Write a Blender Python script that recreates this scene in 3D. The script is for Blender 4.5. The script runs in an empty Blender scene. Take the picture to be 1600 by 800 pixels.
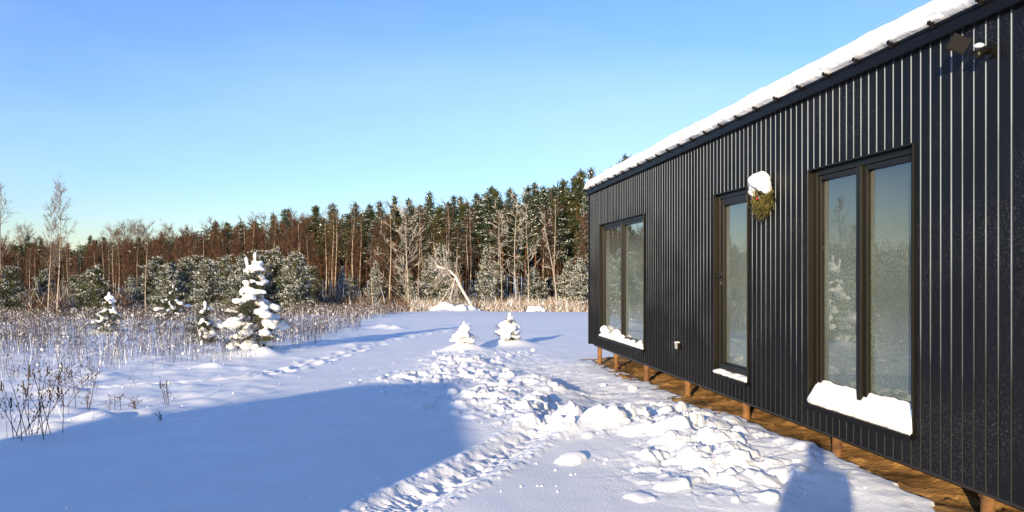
import bpy, math, random, numpy as np
from mathutils import Vector
R = math.radians
C = bpy.context.scene.collection
random.seed(7)
RNG = np.random.default_rng(11)

# ---------------------------------------------------------------- camera
EYE = 1.7
F = 1155.0 / 1600.0
YAW = math.atan(162 / 1155)
cam_d = bpy.data.cameras.new('camera'); cam = bpy.data.objects.new('camera', cam_d); C.objects.link(cam)
cam.location = (0, 0, EYE); cam.rotation_euler = (R(90), 0, -YAW)
cam_d.sensor_width = 36; cam_d.lens = 36 * F; cam_d.shift_y = 29 / 1600; cam_d.clip_end = 3000; cam_d.clip_start = 0.05
bpy.context.scene.camera = cam
# ---------------------------------------------------------------- light
SUN_EL, SUN_AZ = 11.5, 30.0        # the sun stands low behind the viewer's left shoulder; light travels towards azimuth 30 deg
w = bpy.data.worlds.new('World'); bpy.context.scene.world = w; w.use_nodes = True
nt = w.node_tree; nt.nodes.clear()
wo = nt.nodes.new('ShaderNodeOutputWorld'); bg = nt.nodes.new('ShaderNodeBackground'); sky = nt.nodes.new('ShaderNodeTexSky')
sky.sky_type = 'NISHITA'; sky.sun_disc = False; sky.sun_elevation = R(SUN_EL); sky.sun_rotation = R(SUN_AZ + 180)
sky.air_density = 1.3; sky.dust_density = 0.0; sky.ozone_density = 2.0; sky.altitude = 100
# faint veils of thin cirrus
tc = nt.nodes.new('ShaderNodeTexCoord'); mp = nt.nodes.new('ShaderNodeMapping'); mp.inputs['Rotation'].default_value = (0.3, 0.5, 0.4)
mp.inputs['Scale'].default_value = (1.0, 3.2, 4.5)
nz = nt.nodes.new('ShaderNodeTexNoise'); nz.inputs['Scale'].default_value = 1.1; nz.inputs['Detail'].default_value = 5; nz.inputs['Roughness'].default_value = .45
cr = nt.nodes.new('ShaderNodeMapRange'); cr.inputs[1].default_value = .44; cr.inputs[2].default_value = .72; cr.inputs[3].default_value = 0; cr.inputs[4].default_value = .30
mxs = nt.nodes.new('ShaderNodeMix'); mxs.data_type = 'RGBA'
mxs.inputs[7].default_value = (6.4, 5.8, 3.9, 1)
nt.links.new(tc.outputs['Generated'], mp.inputs[0]); nt.links.new(mp.outputs[0], nz.inputs[0]); nt.links.new(nz.outputs[0], cr.inputs[0])
nt.links.new(cr.outputs[0], mxs.inputs[0]); nt.links.new(sky.outputs[0], mxs.inputs[6])
hs = nt.nodes.new('ShaderNodeHueSaturation'); hs.inputs['Saturation'].default_value = 1.0; hs.inputs['Value'].default_value = 1.0
tn = nt.nodes.new('ShaderNodeMix'); tn.data_type = 'RGBA'; tn.blend_type = 'MULTIPLY'; tn.inputs[0].default_value = 1; tn.inputs[7].default_value = (.80, 1.04, 1.74, 1)
nt.links.new(mxs.outputs[2], hs.inputs['Color']); nt.links.new(hs.outputs[0], tn.inputs[6]); nt.links.new(tn.outputs[2], bg.inputs[0])
bg.inputs[1].default_value = 0.076
nt.links.new(bg.outputs[0], wo.inputs[0])
sd = bpy.data.lights.new('sun', 'SUN'); sun = bpy.data.objects.new('sun', sd); C.objects.link(sun)
sd.energy = 4.1; sd.angle = R(0.6); sd.color = (1.0, 0.79, 0.49)
ldir = Vector((math.sin(R(SUN_AZ)) * math.cos(R(SUN_EL)), math.cos(R(SUN_AZ)) * math.cos(R(SUN_EL)), -math.sin(R(SUN_EL))))
sun.rotation_euler = ldir.to_track_quat('-Z', 'Y').to_euler()
vs = bpy.context.scene.view_settings
vs.view_transform = 'Standard'; vs.look = 'None'; vs.gamma = 1; vs.exposure = 1.08; vs.use_curve_mapping = False
bpy.context.scene.cycles.max_bounces = 8; bpy.context.scene.cycles.transparent_max_bounces = 12

# ---------------------------------------------------------------- helpers
def tag(o, label=None, cat=None, group=None, kind=None):
    if label: o['label'] = label
    if cat: o['category'] = cat
    if group: o['group'] = group
    if kind: o['kind'] = kind
    return o
def empty(name, loc, label=None, cat=None, group=None):
    o = bpy.data.objects.new(name, None); C.objects.link(o); o.location = loc; o.empty_display_size = .2
    return tag(o, label, cat, group)
def link_mesh(name, me, parent=None, loc=(0, 0, 0)):
    o = bpy.data.objects.new(name, me); C.objects.link(o); o.location = loc
    if parent: o.parent = parent
    return o
class MB:
    """collects pieces of geometry; build() links them as one mesh (origin at o)"""
    def __init__(s): s.v = []; s.f = []; s.m = []; s.n = 0
    def add(s, v, f, m=0):
        v = np.asarray(v, float).reshape(-1, 3); s.v.append(v)
        s.f += [tuple(i + s.n for i in q) for q in f]; s.m += [m] * len(f); s.n += len(v); return s
    def box(s, x0, x1, y0, y1, z0, z1, m=0):
        v = [(x0, y0, z0), (x1, y0, z0), (x1, y1, z0), (x0, y1, z0), (x0, y0, z1), (x1, y0, z1), (x1, y1, z1), (x0, y1, z1)]
        return s.add(v, [(0, 3, 2, 1), (4, 5, 6, 7), (0, 1, 5, 4), (1, 2, 6, 5), (2, 3, 7, 6), (3, 0, 4, 7)], m)
    def tube(s, pts, rad, n=6, m=0, cap=True):
        pts = [Vector(p) for p in pts]; vv = []; ff = []
        if not hasattr(rad, '__len__'): rad = [rad] * len(pts)
        for i, p in enumerate(pts):
            t = (pts[min(i + 1, len(pts) - 1)] - pts[max(i - 1, 0)]).normalized()
            a = t.cross(Vector((0, 0, 1)) if abs(t.z) < .9 else Vector((1, 0, 0))).normalized(); b = t.cross(a)
            for k in range(n):
                c, d = math.cos(2 * math.pi * k / n), math.sin(2 * math.pi * k / n)
                vv.append(p + (a * c + b * d) * rad[i])
        for i in range(len(pts) - 1):
            for k in range(n):
                ff.append((i * n + k, i * n + (k + 1) % n, (i + 1) * n + (k + 1) % n, (i + 1) * n + k))
        if cap: ff.append(tuple(range(n))[::-1]); ff.append(tuple((len(pts) - 1) * n + k for k in range(n)))
        return s.add([tuple(p) for p in vv], ff, m)
    def mesh(s, name, mats, o=(0, 0, 0), smooth=False):
        me = bpy.data.meshes.new(name); v = np.concatenate(s.v) - np.array(o)
        me.from_pydata(v.tolist(), [], s.f)
        for q in (mats if isinstance(mats, (list, tuple)) else [mats]): me.materials.append(q)
        me.polygons.foreach_set('material_index', s.m)
        if smooth: me.polygons.foreach_set('use_smooth', [True] * len(s.f))
        me.update(); return me
    def build(s, name, mats, parent=None, smooth=False, o=None, bevel=0):
        """vertices in world space; the object's origin goes to its own middle"""
        v = np.concatenate(s.v); org = (v.min(0) + v.max(0)) / 2 if o is None else np.array(o, float)
        ob = bpy.data.objects.new(name, s.mesh(name, mats, org, smooth)); C.objects.link(ob)
        base = np.array(parent_world(parent)); ob.location = org - base
        if parent: ob.parent = parent
        if bevel:
            b = ob.modifiers.new('bevel', 'BEVEL'); b.width = bevel; b.segments = 2; b.limit_method = 'ANGLE'
        return ob
def parent_world(p):
    v = Vector((0, 0, 0))
    while p: v += p.location; p = p.parent
    return v
def soup(name, quads, mats, mi):
    """numpy (n,4,3) quads or (n,3,3) triangles -> mesh"""
    n, k = quads.shape[0], quads.shape[1]
    me = bpy.data.meshes.new(name); me.vertices.add(n * k); me.vertices.foreach_set('co', quads.reshape(-1).astype(np.float32))
    me.loops.add(n * k); me.loops.foreach_set('vertex_index', np.arange(n * k, dtype=np.int32))
    me.polygons.add(n); me.polygons.foreach_set('loop_start', np.arange(0, n * k, k, dtype=np.int32))
    for q in mats: me.materials.append(q)
    me.polygons.foreach_set('material_index', np.asarray(mi, np.int32)); me.update(calc_edges=True); return me

# ---- noise
def _h(i, j, s):
    n = (i.astype(np.int64) * 374761393 + j.astype(np.int64) * 668265263 + s * 1442695041) & 0x7fffffff
    n = (n ^ (n >> 13)) * 1274126177 & 0x7fffffff
    return ((n ^ (n >> 16)) & 0xffff) / 65535.0
def vnoise(x, y, s=0):
    x = np.asarray(x, float); y = np.asarray(y, float)
    i = np.floor(x); j = np.floor(y); u = x - i; v = y - j; u = u * u * u * (u * (6 * u - 15) + 10); v = v * v * v * (v * (6 * v - 15) + 10)
    return (_h(i, j, s) * (1 - u) + _h(i + 1, j, s) * u) * (1 - v) + (_h(i, j + 1, s) * (1 - u) + _h(i + 1, j + 1, s) * u) * v
def fbm(x, y, s=0, o=4):
    r = 0; a = .5; c, d = math.cos(.6), math.sin(.6)
    for k in range(o):
        r = r + a * (vnoise(x, y, s + k) - .5); x, y = (x * c - y * d) * 2.03 + 3.1, (x * d + y * c) * 2.03 + 1.7; a *= .5
    return r
def sstep(a, b, x): t = np.clip((x - a) / (b - a), 0, 1); return t * t * (3 - 2 * t)

# ---------------------------------------------------------------- materials
def mat(name, col, rough=.6, spec=.3, metal=0, var=0, vscale=4, bump=0, bscale=20, col2=None, coord='P', emis=None, stretch=(1, 1, 1), dist=.02, detail=4):
    m = bpy.data.materials.new(name); m.use_nodes = True; t = m.node_tree; b = t.nodes['Principled BSDF']
    b.inputs['Base Color'].default_value = (*col, 1); b.inputs['Roughness'].default_value = rough
    b.inputs['Specular IOR Level'].default_value = spec; b.inputs['Metallic'].default_value = metal
    if var or bump or col2:
        g = t.nodes.new('ShaderNodeNewGeometry'); tcn = t.nodes.new('ShaderNodeTexCoord'); mp = t.nodes.new('ShaderNodeMapping')
        mp.inputs['Scale'].default_value = stretch
        t.links.new(g.outputs['Position'] if coord == 'P' else tcn.outputs['Object'], mp.inputs[0])
        if col2 or var:
            n = t.nodes.new('ShaderNodeTexNoise'); n.inputs['Scale'].default_value = vscale; n.inputs['Detail'].default_value = detail
            t.links.new(mp.outputs[0], n.inputs[0])
            r = t.nodes.new('ShaderNodeValToRGB'); r.color_ramp.elements[0].position = .35; r.color_ramp.elements[1].position = .65
            c2 = col2 or tuple(min(1, c * (1 + var)) for c in col); c1 = col if col2 else tuple(c * (1 - var) for c in col)
            r.color_ramp.elements[0].color = (*c1, 1); r.color_ramp.elements[1].color = (*c2, 1)
            t.links.new(n.outputs[0], r.inputs[0]); t.links.new(r.outputs[0], b.inputs['Base Color'])
        if bump:
            n = t.nodes.new('ShaderNodeTexNoise'); n.inputs['Scale'].default_value = bscale; n.inputs['Detail'].default_value = 5
            t.links.new(mp.outputs[0], n.inputs[0]); bn = t.nodes.new('ShaderNodeBump'); bn.inputs['Strength'].default_value = bump; bn.inputs['Distance'].default_value = dist
            t.links.new(n.outputs[0], bn.inputs['Height']); t.links.new(bn.outputs[0], b.inputs['Normal'])
    if emis: b.inputs['Emission Color'].default_value = (*emis[0], 1); b.inputs['Emission Strength'].default_value = emis[1]
    return m
M = {}
M['snow'] = mat('snow', (.77, .80, .85), .65, .25, var=.03, vscale=1.5, bump=.7, bscale=65, dist=.010)
M['snow_clod'] = mat('packed_snow', (.83, .83, .85), .6, .25, bump=.6, bscale=30, dist=.012)
M['roof_snow'] = mat('roof_snow', (.82, .82, .83), .7, .2, bump=.5, bscale=9, dist=.03)
M['frost'] = mat('frosted_foliage_snow', (.78, .79, .80), .8, .1)
M['sand'] = mat('sandy_soil', (.13, .075, .032), .95, .1, col2=(.44, .25, .095), vscale=2.2, bump=.7, bscale=26, dist=.02)
M['pile'] = mat('rusty_steel', (.24, .12, .045), .8, .2, col2=(.09, .045, .025), vscale=9, bump=.2, bscale=60, dist=.003)
M['black'] = mat('black_powder_coat', (.018, .017, .017), .38, .45, bump=.08, bscale=90, dist=.002)
M['frame'] = mat('dark_window_frame', (.007, .006, .0035), .38, .3)
M['fascia'] = mat('black_sheet_metal', (.004, .004, .0055), .45, .15)
M['inner'] = mat('cream_plaster', (.50, .48, .38), .8, .2)
M['floor'] = mat('wood_floor', (.22, .15, .09), .5, .3, var=.3, vscale=5, stretch=(8, 1, 1))
M['white'] = mat('white_enamel', (.75, .75, .73), .35, .4)
M['bark'] = mat('pine_bark', (.06, .045, .035), .9, .1, col2=(.13, .085, .055), vscale=5, coord='O')
M['needle'] = mat('pine_needles', (.020, .032, .014), .6, .2, col2=(.075, .078, .026), vscale=.8, coord='O')
M['needle2'] = mat('spruce_needles', (.018, .032, .018), .6, .2, col2=(.040, .055, .026), vscale=1.1, coord='O')
M['birch'] = mat('birch_bark', (.55, .47, .38), .8, .2, col2=(.22, .16, .11), vscale=3, coord='O', stretch=(1, 1, 4))
M['twig'] = mat('red_brown_twigs', (.060, .034, .023), .8, .1, col2=(.130, .070, .043), vscale=.6, coord='O')
M['twig_pale'] = mat('frosted_twigs', (.48, .45, .40), .8, .1, col2=(.28, .23, .19), vscale=1, coord='O')
M['grey_twig'] = mat('grey_twigs', (.13, .095, .07), .8, .1, col2=(.24, .19, .15), vscale=.6, coord='O')
M['weed'] = mat('dry_weed_stems', (.045, .035, .033), .85, .1, col2=(.12, .088, .072), vscale=2.5)
M['straw'] = mat('dry_grass', (.42, .28, .13), .85, .1, col2=(.25, .15, .07), vscale=1.5)
M['jacket'] = mat('dark_jacket', (.03, .035, .05), .8, .2, var=.2)
M['skin'] = mat('skin', (.45, .27, .2), .5, .3)
M['shed'] = mat('dark_timber', (.05, .04, .035), .7, .3, var=.3, stretch=(12, 12, 1))
M['wood_dark'] = mat('grey_boards', (.12, .10, .09), .8, .2, var=.3)
M['red'] = mat('red_ornament', (.5, .03, .02), .35, .5)
M['ribbon'] = mat('cream_ornament', (.7, .6, .4), .5, .4)
M['moss'] = mat('fir_sprigs', (.04, .038, .012), .7, .2, col2=(.12, .10, .03), vscale=14)

# plank paint: black, a little glossy, specked with frost and droplets
def plank_mat(name, base, speck, lo=.62):
    m = mat(name, base, .42, .13); t = m.node_tree; b = t.nodes['Principled BSDF']
    g = t.nodes.new('ShaderNodeNewGeometry')
    def noise(scale, detail=2, st=None):
        n = t.nodes.new('ShaderNodeTexNoise'); n.inputs['Scale'].default_value = scale; n.inputs['Detail'].default_value = detail
        if st:
            q = t.nodes.new('ShaderNodeMapping'); q.inputs['Scale'].default_value = st
            t.links.new(g.outputs['Position'], q.inputs[0]); t.links.new(q.outputs[0], n.inputs[0])
        else: t.links.new(g.outputs['Position'], n.inputs[0])
        return n
    def rng(src, a, bb, c=0, d=1):
        r = t.nodes.new('ShaderNodeMapRange'); r.inputs[1].default_value = a; r.inputs[2].default_value = bb; r.inputs[3].default_value = c; r.inputs[4].default_value = d
        t.links.new(src, r.inputs[0]); return r.outputs[0]
    def mul(a, bb):
        q = t.nodes.new('ShaderNodeMath'); q.operation = 'MULTIPLY'; t.links.new(a, q.inputs[0]); t.links.new(bb, q.inputs[1]); return q.outputs[0]
    vo = t.nodes.new('ShaderNodeTexVoronoi'); vo.inputs['Scale'].default_value = 105; t.links.new(g.outputs['Position'], vo.inputs[0])
    dots = rng(vo.outputs['Distance'], .36, .18)
    patch = rng(noise(1.1, 3).outputs[0], .42, .62)
    pick = rng(noise(45, 2).outputs[0], .42, .60)
    fac = mul(mul(dots, patch), pick)
    mx = t.nodes.new('ShaderNodeMix'); mx.data_type = 'RGBA'; mx.inputs[7].default_value = (*speck, 1)
    gr = noise(6, 4, (6, 6, .5)); cr = t.nodes.new('ShaderNodeValToRGB')
    cr.color_ramp.elements[0].color = (*[c * .7 for c in base], 1); cr.color_ramp.elements[1].color = (*[c * 1.5 for c in base], 1)
    t.links.new(gr.outputs[0], cr.inputs[0]); t.links.new(cr.outputs[0], mx.inputs[6]); t.links.new(fac, mx.inputs[0]); t.links.new(mx.outputs[2], b.inputs['Base Color'])
    t.links.new(rng(noise(3, 5, (3, 3, .6)).outputs[0], .3, .7, .28, .5), b.inputs['Roughness'])
    bn = t.nodes.new('ShaderNodeBump'); bn.inputs['Strength'].default_value = .15; bn.inputs['Distance'].default_value = .002
    t.links.new(gr.outputs[0], bn.inputs['Height'])
    df = t.nodes.new('ShaderNodeBsdfDiffuse'); gl = t.nodes.new('ShaderNodeBsdfGlossy'); fr = t.nodes.new('ShaderNodeFresnel'); fr.inputs[0].default_value = 1.35
    cl = t.nodes.new('ShaderNodeMapRange'); cl.inputs[1].default_value = 0; cl.inputs[2].default_value = .45; cl.inputs[3].default_value = .006; cl.inputs[4].default_value = .035; t.links.new(fr.outputs[0], cl.inputs[0])
    ms = t.nodes.new('ShaderNodeMixShader'); t.links.new(cl.outputs[0], ms.inputs[0]); t.links.new(df.outputs[0], ms.inputs[1]); t.links.new(gl.outputs[0], ms.inputs[2])
    t.links.new(mx.outputs[2], df.inputs[0]); t.links.new(b.inputs['Roughness'].links[0].from_socket, gl.inputs['Roughness'])
    for q in (df, gl): t.links.new(bn.outputs[0], q.inputs['Normal'])
    t.links.new(ms.outputs[0], t.nodes['Material Output'].inputs[0]); t.nodes.remove(b)
    return m
M['plank'] = plank_mat('black_plank_paint', (.0038, .0038, .0055), (.115, .115, .12))
# sun glint painted into the grooves, bright high up, faint towards the ground
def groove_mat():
    m = mat('groove_glint', (.4, .4, .4), .5, .4); t = m.node_tree; b = t.nodes['Principled BSDF']
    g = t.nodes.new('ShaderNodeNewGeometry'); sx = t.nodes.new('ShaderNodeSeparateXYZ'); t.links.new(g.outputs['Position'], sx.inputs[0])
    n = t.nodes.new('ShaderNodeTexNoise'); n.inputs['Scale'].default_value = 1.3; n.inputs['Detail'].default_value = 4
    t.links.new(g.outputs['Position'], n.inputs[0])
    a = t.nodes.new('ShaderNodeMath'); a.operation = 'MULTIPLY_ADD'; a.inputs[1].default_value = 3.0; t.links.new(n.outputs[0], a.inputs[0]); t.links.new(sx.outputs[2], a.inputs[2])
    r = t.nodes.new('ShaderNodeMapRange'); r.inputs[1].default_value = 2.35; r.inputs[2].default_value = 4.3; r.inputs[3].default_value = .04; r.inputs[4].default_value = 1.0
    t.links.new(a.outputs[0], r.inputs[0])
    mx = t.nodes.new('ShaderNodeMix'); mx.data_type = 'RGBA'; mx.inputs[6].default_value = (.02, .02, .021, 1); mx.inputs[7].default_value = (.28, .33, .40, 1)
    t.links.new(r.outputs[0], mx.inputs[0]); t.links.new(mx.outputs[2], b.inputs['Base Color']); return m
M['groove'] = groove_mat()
# window pane: clear glass with fogged and frosted patches
def glass_mat():
    m = bpy.data.materials.new('frosted_pane'); m.use_nodes = True; t = m.node_tree; t.nodes.clear()
    L = t.links.new; N = t.nodes.new
    out = N('ShaderNodeOutputMaterial'); tr = N('ShaderNodeBsdfTransparent'); tr.inputs[0].default_value = (.80, .86, .84, 1)
    gl = N('ShaderNodeBsdfGlossy'); gl.inputs['Roughness'].default_value = .015; gl.inputs[0].default_value = (.95, .97, 1, 1)
    fr = N('ShaderNodeFresnel'); fr.inputs[0].default_value = 1.5
    mr = N('ShaderNodeMapRange'); mr.inputs[3].default_value = .06; mr.inputs[4].default_value = 1.0; mr.inputs[2].default_value = .45; L(fr.outputs[0], mr.inputs[0])
    m1 = N('ShaderNodeMixShader'); L(mr.outputs[0], m1.inputs[0]); L(tr.outputs[0], m1.inputs[1]); L(gl.outputs[0], m1.inputs[2])
    df = N('ShaderNodeBsdfDiffuse'); df.inputs[0].default_value = (.30, .36, .31, 1)
    tl = N('ShaderNodeBsdfTranslucent'); tl.inputs[0].default_value = (.4, .46, .42, 1); fm = N('ShaderNodeMixShader'); fm.inputs[0].default_value = .25
    L(df.outputs[0], fm.inputs[1]); L(tl.outputs[0], fm.inputs[2])
    g = N('ShaderNodeNewGeometry')
    vo = N('ShaderNodeTexVoronoi'); vo.inputs['Scale'].default_value = 46; vo.inputs['Randomness'].default_value = 1; L(g.outputs['Position'], vo.inputs[0])
    n1 = N('ShaderNodeTexNoise'); n1.inputs['Scale'].default_value = 60; n1.inputs['Detail'].default_value = 5; L(g.outputs['Position'], n1.inputs[0])
    n2 = N('ShaderNodeTexNoise'); n2.inputs['Scale'].default_value = 1.6; n2.inputs['Detail'].default_value = 3; L(g.outputs['Position'], n2.inputs[0])
    sx = N('ShaderNodeSeparateXYZ'); L(g.outputs['Position'], sx.inputs[0])
    zz = N('ShaderNodeMapRange'); zz.inputs[1].default_value = 2.65; zz.inputs[2].default_value = 1.9; L(sx.outputs[2], zz.inputs[0])
    sp = N('ShaderNodeMapRange'); sp.inputs[1].default_value = .38; sp.inputs[2].default_value = .62; L(n1.outputs[0], sp.inputs[0])
    dt = N('ShaderNodeMapRange'); dt.inputs[1].default_value = .45; dt.inputs[2].default_value = .25; dt.inputs[3].default_value = .7; L(vo.outputs['Distance'], dt.inputs[0])
    bl = N('ShaderNodeMapRange'); bl.inputs[1].default_value = .35; bl.inputs[2].default_value = .62; bl.inputs[3].default_value = .35; L(n2.outputs[0], bl.inputs[0])
    def mul(a, b, k=None):
        q = N('ShaderNodeMath'); q.operation = 'MULTIPLY'; L(a, q.inputs[0])
        if k is None: L(b, q.inputs[1])
        else: q.inputs[1].default_value = k
        return q.outputs[0]
    fac = mul(mul(mul(mul(sp.outputs[0], dt.outputs[0]), bl.outputs[0]), zz.outputs[0]), None, .58)
    ad = N('ShaderNodeMath'); ad.operation = 'MULTIPLY_ADD'; ad.inputs[1].default_value = .22; L(zz.outputs[0], ad.inputs[0]); L(fac, ad.inputs[2])
    m2 = N('ShaderNodeMixShader'); L(ad.outputs[0], m2.inputs[0]); L(m1.outputs[0], m2.inputs[1]); L(fm.outputs[0], m2.inputs[2]); L(m2.outputs[0], out.inputs[0])
    return m
M['glass'] = glass_mat()
M['clear'] = M['glass']
# trunk of tall pines turns orange with height
def trunk_mat():
    m = mat('scots_pine_trunk', (.1, .06, .04), .85, .1); t = m.node_tree; b = t.nodes['Principled BSDF']
    tcn = t.nodes.new('ShaderNodeTexCoord'); sx = t.nodes.new('ShaderNodeSeparateXYZ'); t.links.new(tcn.outputs['Object'], sx.inputs[0])
    r = t.nodes.new('ShaderNodeMapRange'); r.inputs[1].default_value = 1.0; r.inputs[2].default_value = 6; t.links.new(sx.outputs[2], r.inputs[0])
    n = t.nodes.new('ShaderNodeTexNoise'); n.inputs['Scale'].default_value = 4; t.links.new(tcn.outputs['Object'], n.inputs[0])
    mx = t.nodes.new('ShaderNodeMix'); mx.data_type = 'RGBA'; mx.inputs[6].default_value = (.10, .065, .045, 1); mx.inputs[7].default_value = (.19, .085, .042, 1)
    q = t.nodes.new('ShaderNodeMath'); q.operation = 'MULTIPLY'; q.inputs[1].default_value = 1; t.links.new(r.outputs[0], q.inputs[0])
    t.links.new(q.outputs[0], mx.inputs[0]); 
    m2 = t.nodes.new('ShaderNodeMix'); m2.data_type = 'RGBA'; m2.blend_type = 'MULTIPLY'; m2.inputs[0].default_value = .6
    t.links.new(mx.outputs[2], m2.inputs[6]); t.links.new(n.outputs[0], m2.inputs[7]); t.links.new(m2.outputs[2], b.inputs['Base Color'])
    return m
M['trunk'] = trunk_mat()

# ---------------------------------------------------------------- terrain
PR = [(0, 0), (8, 0), (15, -.15), (20, -.2), (40, -.55), (55, -1.1), (75, -1.95), (140, -2.3), (500, -2.5), (1500, -3)]
def prof(r): return np.interp(r, [p[0] for p in PR], [p[1] for p in PR])
def G(px, py):
    """ground point (x, y, z) under a spot of the survey photograph"""
    d = 1155 * EYE / (py - 429)
    for i in range(60): d = .5 * d + .5 * 1155 * (EYE - float(prof(d))) / (py - 429)
    lat = (px - 800) / 1155 * d; c, s = math.cos(YAW), math.sin(YAW)
    return (lat * c + d * s, -lat * s + d * c, float(prof(d)))
WX = 3.8                                    # face of the house wall
def xedge(y): return 3.78 + .12 * sstep(6.5, 8.5, y) + .10 * (vnoise(y * 1.3, 0 * y, 5) - .5) + .13 * (vnoise(y * 5, 0 * y, 9) - .5) + .06 * (vnoise(y * 17, 0 * y, 13) - .5) + .03 - .05 * sstep(5.6, 4.6, y)
def blob(x, y, cx, cy, rx, ry, a=0):
    c, s = math.cos(a), math.sin(a); u = ((x - cx) * c + (y - cy) * s) / rx; v = (-(x - cx) * s + (y - cy) * c) / ry
    return np.exp(-(u * u + v * v))
def rubble_mask(x, y):
    m = 0 * x
    for (cx, cy, rx, ry, a, h) in [(1.3, 10.0, .8, 1.9, .1, 1), (.7, 12.9, 1.2, 1.6, 0, 1), (1.3, 15.6, 1.1, 2.2, 0, .9), (2.7, 17.5, .9, 1.2, 0, .5), (2.0, 11.6, .45, 1.3, .2, .8), (2.55, 8.1, 1.0, .55, .1, 1),
                              (2.9, 7.2, .55, 1.2, 0, .9), (2.7, 6.1, .8, .9, 0, .85), (1.4, 8.4, .6, .6, 0, .7), (3.35, 8.6, .35, 1.3, 0, .8), (3.5, 6.6, .25, 1.3, 0, .55), (2.6, 10.6, .6, 1.2, 0, .35), (3.5, 11, .25, 2.5, 0, .3)]:
        m = np.maximum(m, h * blob(x, y, cx, cy, rx, ry, a))
    return m
def mound(x, y):
    return (.10 * blob(x, y, 1.3, 10.0, .7, 1.7, .1) + .09 * blob(x, y, .9, 13.2, 1.1, 1.5) + .09 * blob(x, y, 1.4, 16, 1, 1.8) + .14 * blob(x, y, 2.1, 11.7, .35, 1.1, .2)
            + .13 * blob(x, y, 2.1, 8.0, .75, .40, .15) + .09 * blob(x, y, 2.85, 7.2, .4, .85) + .07 * blob(x, y, 2.5, 7.0, .6, .7) + .05 * blob(x, y, 2.7, 5.8, .6, .9)
            + .10 * blob(x, y, 3.55, 6.3, .35, 1.2) + .06 * blob(x, y, 3.3, 8.6, .4, .8) - .06 * blob(x, y, 2.9, 11.0, .6, 2.6, .0) - .05 * blob(x, y, 2.4, 14.5, .7, 2, .0))
# shovelled lumps, footprints: (x, y, rx, ry, angle, height)
LUMPS = []
rr = random.Random(5)
def try_lumps(n, x0, x1, y0, y1, rmin, rmax, hk):
    k = 0
    while k < n:
        x, y = rr.uniform(x0, x1), rr.uniform(y0, y1)
        if rr.random() < float(rubble_mask(np.array(x), np.array(y))) ** 1.6:
            r = rmin + (rmax - rmin) * rr.random() ** 2.4
            LUMPS.append((x, y, r, r * rr.uniform(.55, 1.0), rr.uniform(0, 3.14), hk * r * rr.uniform(.5, 1.1))); k += 1
try_lumps(260, -.6, 3.2, 8.5, 19, .025, .12, .50)
try_lumps(120, .9, 3.6, 4.9, 9.6, .03, .16, .52)
LUMPS += [(1.62, 9.35, .16, .20, .2, .20), (1.75, 9.9, .12, .16, .6, .15), (1.75, 8.25, .26, .2, .3, .17), (2.15, 7.95, .24, .16, .1, .13), (2.75, 7.35, .30, .24, .4, .15), (3.0, 6.85, .2, .26, .1, .08), (3.05, 8.0, .2, .22, .4, .09), (2.6, 8.3, .16, .14, 0, .10), (1.55, 7.9, .14, .12, 0, .08), (2.45, 6.9, .14, .12, 0, .06), (2.35, 7.45, .2, .16, .5, .12), (2.9, 6.3, .2, .15, .2, .10), (3.25, 7.5, .2, .16, 1, .09), (2.2, 6.5, .15, .12, .6, .08), (3.1, 5.7, .18, .12, .3, .06), (1.35, 8.15, .15, .13, .2, .12)]
PRINTS = []
def track(pts, n, wid, dep, ln=.16):
    P = [np.array(G(*p)[:2]) for p in pts]
    for k in range(n):
        t = k / (n - 1) * (len(P) - 1); i = min(int(t), len(P) - 2); p = P[i] + (P[i + 1] - P[i]) * (t - i); d = P[i + 1] - P[i]; d /= np.linalg.norm(d)
        q = np.array([-d[1], d[0]]) * wid * (1 if k % 2 else -1)
        PRINTS.append((p[0] + q[0] + rr.uniform(-.02, .02), p[1] + q[1], ln, ln * .55, math.atan2(d[1], d[0]), -dep * rr.uniform(.7, 1.2)))
track([(585, 800), (660, 762), (760, 715), (850, 675), (880, 640)], 15, .10, .018, .09)
track([(410, 585), (460, 575), (510, 560), (560, 545)], 14, .16, .06, .2)
track([(560, 545), (640, 525), (720, 515)], 14, .14, .05, .2)
track([(110, 602), (250, 600), (390, 590), (430, 583)], 40, .05, .028, .13)
GROOVES = [([(600, 800), (735, 735), (850, 672), (875, 640)], .15, -.07), ([(120, 603), (250, 600), (390, 590)], .09, -.02)]
WEEDLUMPS = []
for k in range(900):
    a = rr.uniform(-.85, -.02); r = 9 + 40 * rr.random() ** 1.5; x, y = r * math.sin(a), r * math.cos(a)
    if x > -1.5 - (20 - y) * .05 and y < 30: continue
    s = rr.uniform(.10, .35); WEEDLUMPS.append((x, y, s, s * rr.uniform(.6, 1), rr.uniform(0, 3.1), s * rr.uniform(.05, .17)))
for (p, s, h) in [((30, 695), .32, .09), ((195, 663), .25, .06), ((80, 668), .2, .06), ((330, 668), .3, .03), ((150, 655), .3, .05), ((230, 640), .35, .04), ((60, 655), .3, .05), ((270, 650), .2, .04), ((100, 610), .3, .07), ((395, 552), .75, .12), ((412, 555), .30, .16), ((168, 518), .7, .2),
                  ((725, 548), .5, .2), ((795, 538), .6, .22), ((600, 512), .45, .16), ((618, 514), .3, .16), ((690, 487), 1.2, .2), ((740, 487), 1.0, .15), ((1480, 742), .2, .12)]:
    g = G(*p); WEEDLUMPS.append((g[0], g[1], s, s * .8, 0, h))
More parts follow.
